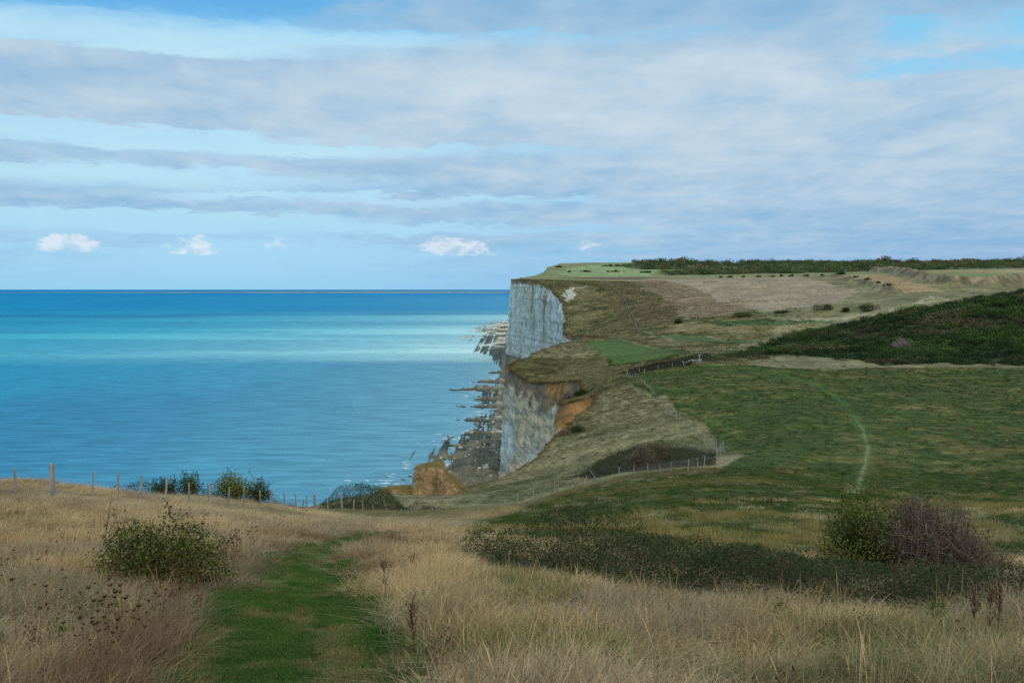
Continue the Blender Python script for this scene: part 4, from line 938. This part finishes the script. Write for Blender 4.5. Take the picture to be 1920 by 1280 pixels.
bare_shrub('bare_shrub', 'rounded grey-brown leafless shrub amid the dark valley thicket', 'shrub', 17.6, 136, 5.0, 4.5, 3.0, 2200, 0.018, 35)
bare_shrub('bare_shrub', 'brown leafless shrub behind the grey one in the valley thicket', 'shrub', 20.6, 142, 4.5, 4.5, 2.8, 1600, 0.018, 36, cols=[(3, A(100, 76, 58)), (2, A(84, 66, 52))])
shrub('gorse_bush', 'dark green bush on the ledge above the orange clay scar', 'bush', 21.0, 303, 7.0, 5.0, 2.6, 2200, 0.24, DARK, 37, 12, 60)
bare_shrub('bare_shrub', 'grey bare shrub hanging at the lip of the clay scar', 'shrub', 16.6, 301, 3.6, 3.0, 2.6, 700, 0.03, 38)
shrub('gorse_bush', 'dark bush on the cliff lip below the clay scar', 'bush', 13.5, 212, 4.4, 4.0, 2.0, 1800, 0.2, DARK, 39, 10, 60)
bare_shrub('bare_shrub', 'grey bare shrub on the cliff lip below the clay scar', 'shrub', 11.0, 210, 3.2, 3.0, 1.9, 700, 0.022, 40)
carpet('hedge', 'dark hedge strip crossing behind the stile', 'hedge', [(38, 322), (46, 326), (60, 330), (74, 345), (88, 372), (96, 380), (92, 360), (80, 335), (62, 318), (50, 314), (40, 315)], 2.0, 14000, 0.26, BRAM + DARK[:1], 41, 6)
bare_shrub('bare_shrub', 'pale grey bare shrub standing out in the dark gorse', 'shrub', 147, 381, 8, 6, 5.0, 900, 0.04, 42, cols=[(1, A(150, 136, 128)), (1, A(128, 112, 106))])
for i, (x, y, w, d, h, lab, cc) in enumerate(((146.7, 652, 22, 9, 5.0, 'bright green topped gorse mound in the pale slope', OLIVE[:2] + DARK[:1]), (196.8, 642, 19, 10, 6.0, 'dark rounded gorse mound, middle of the hillside bushes', DARK),
        (219, 622, 20, 10, 6.4, 'largest dark gorse mound on the pale slope below the banks', DARK), (172, 648, 14, 7, 3.4, 'low dark gorse mound left of the rounded one', DARK),
        (207.5, 630, 6, 5, 3.6, 'small dark gorse bush between the two big mounds', DARK), (320, 988, 12, 7, 6.0, 'dark bush alone at the top of the stubble field', DARK), (108.3, 660, 6, 5, 3.2, 'small green bush by the grass strip below the straw field', DARK))):
    shrub('gorse_bush', lab, 'bush', x, y, w, d, h, 1500, 0.55, cc, 50 + i, 14, 30, 0, 'bushes on the far slope')
for i, (t_, s_) in enumerate(((0.1, 1.0), (0.3, 0.8), (0.5, 1.1), (0.66, 0.9), (0.85, 1.2))):
    L_ = resample(LINES['bank_b'], 2.0); q_ = L_[int(t_ * (len(L_) - 1))]
    shrub('hedge_bush', ['wind-bent dark bush at the top of the hedge bank by the stubble', 'second dark bush down the hedge bank by the stubble', 'middle bush of the row on the hedge bank', 'fourth bush down the hedge bank by the stubble', 'lowest and largest bush on the hedge bank'][i], 'bush', q_[0] + 2, q_[1], 8 * s_, 5, 4.0 * s_, 700, 0.6, DARK + BRAM[2:3], 90 + i, 8, 20, 0, 'bushes along the hedge bank')
for i in range(9):
    x_ = 225 + i * 11.5; y_ = 1095 - i * 6.5
    shrub('hedge_bush', 'scrubby dark bush in the broken hedge along the top of the straw field', 'bush', x_ + 3 * math.sin(i * 5.0), y_, 7 + 3 * math.sin(i * 2.2), 4, 3.0 + 1.2 * math.sin(i * 3.1), 600, 0.6, BRAM + DARK, 100 + i, 7, 20, 0, 'broken hedge above the straw field')
for i, (x, y, w, d, h, lab) in enumerate(((128, 1772, 24, 8, 4.5, 'short dark hedge, left one across the far green field'), (179, 1772, 46, 8, 4.5, 'long dark hedge in the middle of the far green field'), (226, 1700, 30, 9, 5.0, 'dark hedge joining the far wood to the green field'), (100, 1764, 7, 5, 3.5, 'tiny dark bush near the cliff in the far green field'), (205, 2120, 50, 14, 7, 'dark copse on the skyline above the far green field'), (94, 2050, 22, 9, 4.5, 'dark scrub near the cliff top of the far hill'))):
    shrub('field_hedge', lab, 'hedge', x, y, w, d, h, 1300, 1.0, DARK, 60 + i, 16, 20, 0, 'hedges on the far hill')

# ------------------------------------------------------------------ paths
def ribbon(name, line, width, lift, col, mat, step=1.2):
    P = resample(line, step); xy = P[:, :2]
    T = np.gradient(xy, axis=0); T /= np.linalg.norm(T, axis=1)[:, None]; Nn = np.c_[-T[:, 1], T[:, 0]]
    wv = width * (0.8 + 0.5 * fbm(np.arange(len(xy)) / 4.0, np.zeros(len(xy)), 77))
    cols = 5; V_ = []; C_ = []
    for k in range(cols):
        q_ = xy + Nn * (wv * (k / (cols - 1) - 0.5))[:, None]
        V_.append(np.c_[q_, height(q_[:, 0], q_[:, 1]) + lift * (1 if 0 < k < cols - 1 else -1)]); C_.append(col(q_[:, 0], q_[:, 1], k))
    v = np.stack(V_, 1).reshape(-1, 3); c = np.stack(C_, 1).reshape(-1, 3)
    return link(name, mesh_np(name, v, grid_faces(len(xy), cols), mat, c, True), kind='structure')
ribbon('footpath', LINES['footpath'], 1.1, 0.07, lambda x, y, k: lerp(lerp(A(56, 86, 32), A(68, 96, 38), fbm(x / 3, y / 3, 79)), A(134, 122, 80), sm(0.30, 0.55, fbm(x / 4, y / 4, 78) + 0.12 * sm(170, 130, y)) * sm(210, 130, y) * (0.8 if k == 2 else 0.3)), M_ground)

# ------------------------------------------------------------------ fences
def box_post(h, w, seed, taper=0.85):
    r = np.random.default_rng(seed); n_ = 7; V_ = []
    for lv, (z_, s_) in enumerate(((-0.3, 1), (0, 1), (h * 0.5, 0.95), (h * 0.96, taper), (h, taper * 0.75))):
        for k in range(n_):
            t_ = 6.283 * k / n_; rr = w / 2 * s_ * (0.9 + 0.2 * math.sin(k * 2.3 + seed))
            V_.append((math.cos(t_) * rr, math.sin(t_) * rr, z_))
    V_.append((0, 0, h * 1.005)); f = []
    for lv in range(4):
        for k in range(n_): f.append([lv * n_ + k, lv * n_ + (k + 1) % n_, (lv + 1) * n_ + (k + 1) % n_, (lv + 1) * n_ + k])
    for k in range(n_): f.append([4 * n_ + k, 4 * n_ + (k + 1) % n_, 5 * n_, 5 * n_])
    v = np.array(V_)
    f = [q_ for q_ in f]
    me = bpy.data.meshes.new('post'); me.from_pydata(v.tolist(), [], [q_ if q_[2] != q_[3] else q_[:3] for q_ in f]); me.update()
    g = r.uniform(0.85, 1.15); c = np.tile(A(134, 128, 120) * g, (len(v), 1))
    a = me.attributes.new('col', 'FLOAT_COLOR', 'POINT'); cc = np.ones((len(v), 4), np.float32); cc[:, :3] = c; a.data.foreach_set('color', cc.ravel())
    me.materials.append(M_wood); return me
def fence(name, label, spots, h, w, lean, wires, seed, wr=0.003, big=(), sinks=None, skip_wire=(), pale=1.0):
    r = np.random.default_rng(seed); x0, y0 = spots[0]
    root = empty(name, (x0, y0, gz(x0, y0)), label, 'fence'); o_ = np.array(root.location)
    ms = [box_post(h * k, w, seed + i) for i, k in enumerate((0.94, 1.0, 1.06, 1.02))]; mb = box_post(h * 1.18, w * 1.9, seed + 9)
    xs = np.array([s_[0] for s_ in spots]); ys_ = np.array([s_[1] for s_ in spots]); zs = height(xs, ys_)
    for i in range(len(spots)):
        o = link('post', mb if i in big else ms[r.integers(0, 4)], root, (xs[i] - o_[0], ys_[i] - o_[1], zs[i] - o_[2]))
        o.rotation_euler = (r.normal(0, lean), r.normal(0, lean), r.uniform(0, 6))
    A0, B0 = [], []
    for i in range(len(spots) - 1):
        if i in skip_wire: continue
        for k in wires:
            A0.append((xs[i], ys_[i], zs[i] + h * k)); B0.append((xs[i + 1], ys_[i + 1], zs[i + 1] + h * k))
    if A0:
        v, f, c = sticks(np.array(A0) - o_, np.array(B0) - o_, wr, wr, np.tile(A(120, 120, 118), (len(A0), 1)), r, 0.0, -0.004)
        link('wire', mesh_np('wire', v, f, M_wire, c), root, kind='stuff')
    return root
fence('clifftop_fence', 'post and wire fence running along the near ridge and down beside the cliff', LINES['fence_edge'], 1.5, 0.13, 0.05, (0.35, 0.65, 0.95), 71, 0.004, big=(2, 16, 18))
fence('field_fence', 'wooden post fence curving round the dark thicket in the valley', LINES['fence_field'], 1.3, 0.13, 0.07, (0.5, 0.9), 72, 0.005)
P = resample(LINES['fence_slope'], 4.2)
fence('slope_fence', 'straight line of pale fence posts climbing the valley slope to the hedge', [tuple(p) for p in P], 1.35, 0.16, 0.04, (0.4, 0.9), 73, 0.008, big=(0, len(P) // 3, len(P) - 1))
fence('hedge_fence', 'short row of pale posts in front of the dark hedge by the stile', LINES['fence_hedge'], 1.3, 0.20, 0.05, (0.5, 0.9), 74, 0.008)
P = resample([p[:2] for p in LINES['fence_far']], 3.0)
rt = fence('boundary_fence', 'long pale grey fence line descending the far brown slope', [tuple(p) for p in P], 1.5, 0.42, 0.04, (0.35, 0.65, 0.95), 75, 0.10)
# collapsed fence timbers
def timber(label, u_, Y_, h, lx, ly, seed):
    x = (u_ - 960) / 1900 * Y_
    o = link('leaning_post', box_post(h, 0.13, seed), None, (x, Y_, gz(x, Y_)), label, 'post', 'collapsed fence timbers'); o.rotation_euler = (lx, ly, 0)
timber('weathered post tilted far over left at the collapsed fence', 1121, 121.5, 1.6, 0.1, -0.6, 81)
timber('short stub post leaning right in the collapsed fence gap', 1096, 122, 1.1, 0.0, 0.35, 82)
timber('fallen fence post lying low beside the stub in the gap', 1104, 121.8, 1.3, 0.1, 1.15, 83)
timber('lone leaning post in brambles below the cliff-edge mound', 822, 124, 1.5, 0.0, -0.45, 84)
x = (594 - 960) / 1900 * 108
link('marker_post', box_post(2.2, 0.16, 85), None, (x, 100, gz(x, 100)), 'lone tall thin post standing on the pale brow above the sea', 'post')
x = (1205 - 960) / 1900 * 330
link('marker_post', box_post(1.9, 0.32, 86), None, (x, 330, gz(x, 330)), 'short white topped post standing in the dark hedge', 'post')

def bar_mesh(name, A0, B0, wv, hv, col):
    """squared timber between two points"""
    A0 = Vector(A0); B0 = Vector(B0); d = (B0 - A0).normalized(); s_ = d.cross(Vector((0, 0, 1)))
    if s_.length < 1e-3: s_ = Vector((1, 0, 0))
    s_.normalize(); u_ = s_.cross(d)
    V_ = []
    for Q in (A0, B0):
        for a_, b_ in ((-1, -1), (1, -1), (1, 1), (-1, 1)): V_.append(tuple(Q + s_ * a_ * wv / 2 + u_ * b_ * hv / 2))
    return mesh_np(name, V_, [[0, 1, 2, 3], [7, 6, 5, 4], [0, 4, 5, 1], [1, 5, 6, 2], [2, 6, 7, 3], [3, 7, 4, 0]], M_wood, np.tile(col, (8, 1)))
sx, sy = 57.2, 313.0
root = empty('stile', (sx, sy, gz(sx, sy)), 'grey wooden stile with signpost where the path meets the hedge', 'stile')
pc = A(150, 146, 136)
for nm, a_, b_, w_, h_ in (('post', (-1.2, 0, -0.2), (-1.2, 0, 1.5), .22, .22), ('post', (1.4, 0, -0.2), (1.4, 0, 1.7), .22, .22), ('rail', (-1.2, -.12, 1.25), (1.4, -.12, 1.25), .10, .26), ('rail', (-1.2, -.12, .75), (1.4, -.12, .75), .10, .26),
        ('brace', (-4.0, -.1, .25), (-1.3, -.1, 1.35), .14, .24), ('brace', (-4.6, -.1, 1.0), (-3.9, -.1, .1), .14, .22), ('step', (-.6, -.7, .40), (.9, -.7, .40), .4, .12), ('signpost', (.8, .3, -.1), (.8, .3, 2.9), .16, .16), ('sign_board', (.5, .2, 2.75), (1.2, .2, 2.75), .08, .28)):
    o = link(nm, bar_mesh(nm, a_, b_, w_, h_, pc * (1.25 if 'sign' in nm else 1)), sp if nm == 'sign_board' else root)
    if nm == 'signpost': sp = o

# ------------------------------------------------------------------ earth mound on the cliff edge
def mound():
    gx = np.linspace(-23.5, -6.5, 150); gy = np.linspace(158, 174, 110); X_, Y_ = np.meshgrid(gx, gy, indexing='ij')
    base = height(X_, Y_)
    prof = np.interp(X_, [-23.5, -22, -19, -17.2, -16.6, -16.0, -14, -12, -11.5, -11.1, -10.0, -8.8, -7.6, -6.5], [37.2, 38.2, 39.0, 38.3, 38.0, 42.2, 42.8, 42.7, 42.4, 41.2, 40.3, 39.2, 37.8, 36.6])
    jag = (fbm(X_ / 1.6, Y_ / 1.6, 201, 4, 0.6) - 0.5)
    ey = sm(0, 1.0, (4.6 + 2.2 * jag - np.abs(Y_ - 167.5)) / 2.2)
    Z_ = base - 0.5 + (prof - base + 0.5) * ey + jag * 0.9 * ey
    n_ = fbm(X_ / 2.5, Z_ / 1.2, 202)
    gzx, gzy = np.gradient(Z_, gx, gy); st = np.hypot(gzx, gzy)
    c = lerp(lerp(A(150, 134, 90), A(132, 118, 78), n_), lerp(A(166, 136, 96), A(132, 110, 80), sm(0.3, 0.7, n_)), sm(0.9, 2.2, st))
    v = np.stack([X_, Y_, Z_], -1)
    link('earth_mound', mesh_np('earth_mound', v.reshape(-1, 3), grid_faces(150, 110)[:, ::-1], M_ground, c.reshape(-1, 3), True), kind='structure')
    r = np.random.default_rng(203); i = r.integers(0, 150, 2600); j = r.integers(0, 110, 2600)
    k = (ey[i, j] > 0.3); i, j = i[k], j[k]; N = len(i)
    tint = c[i, j] * r.uniform(0.85, 1.25, N)[:, None] * np.array([1.05, 1.0, 0.9])
    sc = r.uniform(0.6, 1.1, N)
    scatter('mound_grass', 'brown matted grass over the earth mound at the cliff edge', 'grass', v[i, j] + np.c_[r.normal(0, .06, (N, 2)), np.full(N, -0.04)], np.c_[r.normal(0, .3, (N, 2)), r.uniform(0, 6.28, N)], np.c_[sc, sc, sc * 1.2], r.integers(0, 5, N), tint, TP)
mound()

# ------------------------------------------------------------------ boulders and surf along the shore
def rock_mesh(seed):
    import bmesh
    bm = bmesh.new(); bmesh.ops.create_icosphere(bm, subdivisions=2, radius=1.0)
    rr = np.random.default_rng(seed); off = rr.uniform(0, 50, 3); sq = rr.uniform(0.65, 1.1, 3) * np.array([1.15, 0.95, 0.62])
    for v_ in bm.verts:
        p = np.array(v_.co); k = 0.75 + 0.5 * float(fbm(np.array([p[0] * 1.3 + off[0] + p[2]]), np.array([p[1] * 1.3 + off[1] - p[2]]), seed)[0])
        q_ = p * k * sq; v_.co = np.clip(q_, -0.85 * sq, 0.85 * sq)
    me = bpy.data.meshes.new('boulder'); bm.to_mesh(me); bm.free()
    a = me.attributes.new('col', 'FLOAT_COLOR', 'POINT'); c = np.ones((len(me.vertices), 4), np.float32)
    c[:, :3] = [A(138, 130, 108), A(110, 106, 86), A(70, 70, 54), A(178, 172, 154)][seed % 4]; a.data.foreach_set('color', c.ravel()); me.materials.append(M_rock)
    return me
RM = [rock_mesh(i) for i in range(8)]
r = np.random.default_rng(210); placed = 0
while placed < 230:
    y = math.exp(r.uniform(math.log(366), math.log(720))); d = r.uniform(0, 32) if y < 480 else r.uniform(0, 48)
    x = float(np.interp(y, _HY, _HX)) - d; z = float(shore_h(np.array([x]), np.array([y]))[0])
    if z < -0.55 or z > 1.6: continue
    s_ = r.uniform(0.45, 1.2) * (1.0 if y < 450 else 1.35)
    wet = z < 0.25
    kv = int(r.choice([1, 2, 2, 5, 6] if wet else [0, 1, 4, 5, 3, 7])); nearer = y < 455
    lab = ['tan boulder', 'grey-brown boulder', 'dark weedy boulder', 'pale chalk boulder'][kv % 4] + (' awash at the water edge' if wet else ' lying dry on the foreshore') + (' close under the near cliff' if nearer else ' on the ledges between the two headlands')
    o = link('boulder', RM[kv], None, (x, y, max(z, -0.2) + 0.1 * s_), lab, 'boulder', 'boulders: ' + lab)
    o.scale = (s_ * r.uniform(0.8, 1.5), s_, s_ * r.uniform(0.7, 1.1)); o.rotation_euler = (r.normal(0, .15), r.normal(0, .15), r.uniform(0, 6.28)); placed += 1
# thin sheets of foam where the swell meets the ledges
zz = ZS; near0 = np.argwhere((zz > -0.85) & (zz < 0.05) & (YS > 340)); r = np.random.default_rng(211)
pk = near0[r.integers(0, len(near0), 1000)]
V_, F_ = [], []; k0 = 0
for i, j in pk:
    x, y = XS[i, j] + r.normal(0, 1.2), YS[i, j] + r.normal(0, 1.5)
    if fbm(np.array([x / 9]), np.array([y / 16]), 215)[0] < 0.47: continue
    L = r.uniform(0.5, 2.2) * (1 + y / 1200); W_ = r.uniform(0.25, 0.8) * (1 + y / 900); n_ = 7; th = r.normal(0, 0.3)
    for q_ in range(n_):
        t_ = 6.283 * q_ / n_; rr = r.uniform(0.5, 1.1)
        a_, b_ = math.cos(t_) * L * rr, math.sin(t_) * W_ * rr
        V_.append((x + a_ * math.cos(th) - b_ * math.sin(th), y + a_ * math.sin(th) + b_ * math.cos(th), 0.03 + 0.0004 * (k0 % 50)))
    F_.append(list(range(k0, k0 + n_))); k0 += n_
me = bpy.data.meshes.new('surf'); me.from_pydata(V_, [], F_); me.update()
m, n, b, out = new_mat('foam'); b.inputs['Base Color'].default_value = (0.75, 0.8, 0.8, 1); me.materials.append(m)
link('surf', me, kind='stuff', label='white foam where small waves meet the rocky shore', cat='foam')

# ------------------------------------------------------------------ dead umbels and docks in the near grass
def umbel(seed):
    r = np.random.default_rng(seed); h = r.uniform(0.85, 1.1); S = []; brown = A(98, 72, 52)
    bend = r.normal(0, 0.05, 2); top = np.array([bend[0], bend[1], h])
    S.append(sticks([(0, 0, -0.05)], [top], 0.0045, 0.003, np.tile(A(112, 86, 58), (1, 1)), r, 0.02))
    heads = [top]
    for k in range(r.integers(1, 4)):
        t_ = r.uniform(0.5, 0.75); p0 = top * t_; p1 = p0 + np.array([r.normal(0, 0.11), r.normal(0, 0.11), r.uniform(0.12, 0.24)]); S.append(sticks([p0], [p1], 0.003, 0.0025, np.tile(A(104, 78, 54), (1, 1)), r, 0.05)); heads.append(p1)
    for i, hp in enumerate(heads):
        n_ = 12 if i == 0 else 8; R = 0.030 if i == 0 else 0.020
        a = np.linspace(0, 6.283, n_, endpoint=False); tips = hp + np.c_[np.cos(a) * R, np.sin(a) * R, np.full(n_, R * 1.2)] * r.uniform(0.8, 1.1, (n_, 1))
        S.append(sticks(np.tile(hp, (n_, 1)), tips, 0.002, 0.0065, pick_cols(n_, [(1, brown), (1, A(76, 54, 42))], r), r, 0.12))
    v, f, c = merge(*S); return mesh_np('umbel', v, f, M_twig, c)
UM = [umbel(i) for i in range(6)]
r = np.random.default_rng(220); TL = [p for p in ZONES['track'][:9]]
n_ = 0
while n_ < 190:
    y = r.uniform(8.5, 26) if n_ < 160 else r.uniform(24, 40)
    xe = float(np.interp(y, [p[1] for p in TL], [p[0] for p in TL]))
    dd = abs(r.normal(0, 0.55)) if n_ < 120 else r.uniform(0.3, 3.6)
    x = xe - 0.05 - dd
    if math.hypot(x + 6.67, y - 19.4) < 1.1 or x < -0.5 * y - 1: continue
    near = dd < 1.1
    o = link('dead_umbel', UM[r.integers(0, 6)], None, (x, y, gz(x, y)), 'brown dried umbel stalk crowding the left edge of the track' if n_ < 120 else ('lone dried umbel stalk dotted through the pale grass left of the track' if n_ < 160 else 'dried umbel stalk in the grass where the track bends away'), 'umbel',
             'dried umbels along the track edge' if n_ < 120 else ('dried umbels scattered in the grass' if n_ < 160 else 'dried umbels at the track bend'))
    o.rotation_euler = (r.normal(0, .08), r.normal(0.05, .08), r.uniform(0, 6.28)); s_ = r.uniform(0.50, 0.82); o.scale = (s_ * 1.15, s_ * 1.15, s_); n_ += 1
def dock(seed):
    r = np.random.default_rng(seed); S = []; h = r.uniform(0.6, 0.85); cc = [(2, A(104, 78, 56)), (1, A(84, 62, 48))]
    S.append(sticks([(0, 0, -.05)], [(0.03, 0, h)], 0.007, 0.003, pick_cols(1, cc, r), r, 0.01))
    nb_ = 9; t_ = r.uniform(0.45, 0.95, nb_); a = r.uniform(0, 6.28, nb_); p0 = np.c_[t_ * .03, t_ * 0, t_ * h]; p1 = p0 + np.c_[np.cos(a) * .07, np.sin(a) * .07, r.uniform(.08, .2, nb_)]
    S.append(sticks(p0, p1, 0.004, 0.003, pick_cols(nb_, cc, r), r, 0.05))
    v, f, c = merge(*S)
    P = []
    for i in range(nb_): P.append(p0[i] + (p1[i] - p0[i]) * r.random((26, 1)) + r.normal(0, .012, (26, 3)))
    P.append(np.c_[r.normal(.02, .012, 90), r.normal(0, .012, 90), r.uniform(.5, 1, 90) * h]); P = np.concatenate(P)
    nn = r.standard_normal(P.shape); nn /= np.linalg.norm(nn, axis=1)[:, None]
    lv = leaves(P, nn, 0.018, pick_cols(len(P), cc, r), r, 0.8)
    return mesh_np('dock', *(lambda q_: (q_[0], q_[1], M_twig, q_[2]))(merge((v, f, c), lv)))
DK = [dock(i) for i in range(3)]
for i, (u_, Y_, lab) in enumerate(((1862, 10.6, 'tall dark dock stalk at the bottom right among dry grass'), (1888, 11.0, 'shorter dock stalk just right of the tall dark one at bottom right'), (1845, 11.6, 'thin dock stalk just left of the tall dark one at bottom right'),
        (722, 17, 'brown dock stalk on the right edge of the track midway'), (775, 10.2, 'bushy dock stalk beside the lower right track edge'), 
        (1830, 33, 'dark dock stalk in the field right of the bare shrub'), (1860, 35, 'second dark dock stalk in the field farthest right of the bare shrub'))):
    x = (u_ - 960) / 1900 * Y_
    link('dock_stalk', DK[i % 3], None, (x, Y_, gz(x, Y_)), lab, 'dock', 'dried dock stalks').rotation_euler = (0, 0.05, i)
# a line of docks in the valley field
r = np.random.default_rng(222)
for i in range(26):
    u_ = r.uniform(1240, 1500) if i < 16 else r.normal(1450, 14); Y_ = r.uniform(58, 68)
    x = (u_ - 960) / 1900 * Y_
    o = link('dock_stalk', DK[i % 3], None, (x, Y_, gz(x, Y_)), 'dark dock stalk in the loose row across the green field beyond the brambles', 'dock', 'docks in the green field'); s_ = r.uniform(0.5, 0.95); o.scale = (s_ * 2, s_ * 2, s_)

# ------------------------------------------------------------------ far shore across the bay
r = np.random.default_rng(230); xf = np.linspace(-9000, 400, 400); hf = 3 + 20 * sm(-7800, -1500, xf) * (0.5 + 0.8 * fbm(xf / 420, xf * 0, 231, 5)) + 14 * fbm(xf / 90, xf * 0, 232)
hf = hf * (0.35 + 0.65 * sm(-9000, -6000, xf))
V_ = []; C_ = []
for k, (dy_, fz) in enumerate(((0, 0.0), (15, 0.22), (120, 0.30), (500, 1.0), (2500, 0.9))):
    V_.append(np.c_[xf, np.full(len(xf), 17000.0 + dy_), hf * fz - (3 if k == 0 else 0)])
    sand = sm(0.35, 0.55, fbm(xf / 500, xf * 0, 233)) * (k < 2)
    C_.append(lerp(A(96, 120, 128), A(150, 160, 162), sand))  # blue-grey of distance haze painted into the land colour
link('far_coast', mesh_np('far_coast', np.concatenate(V_), grid_faces(5, 400)[:, ::-1], M_shore, np.concatenate(C_), True), kind='structure')
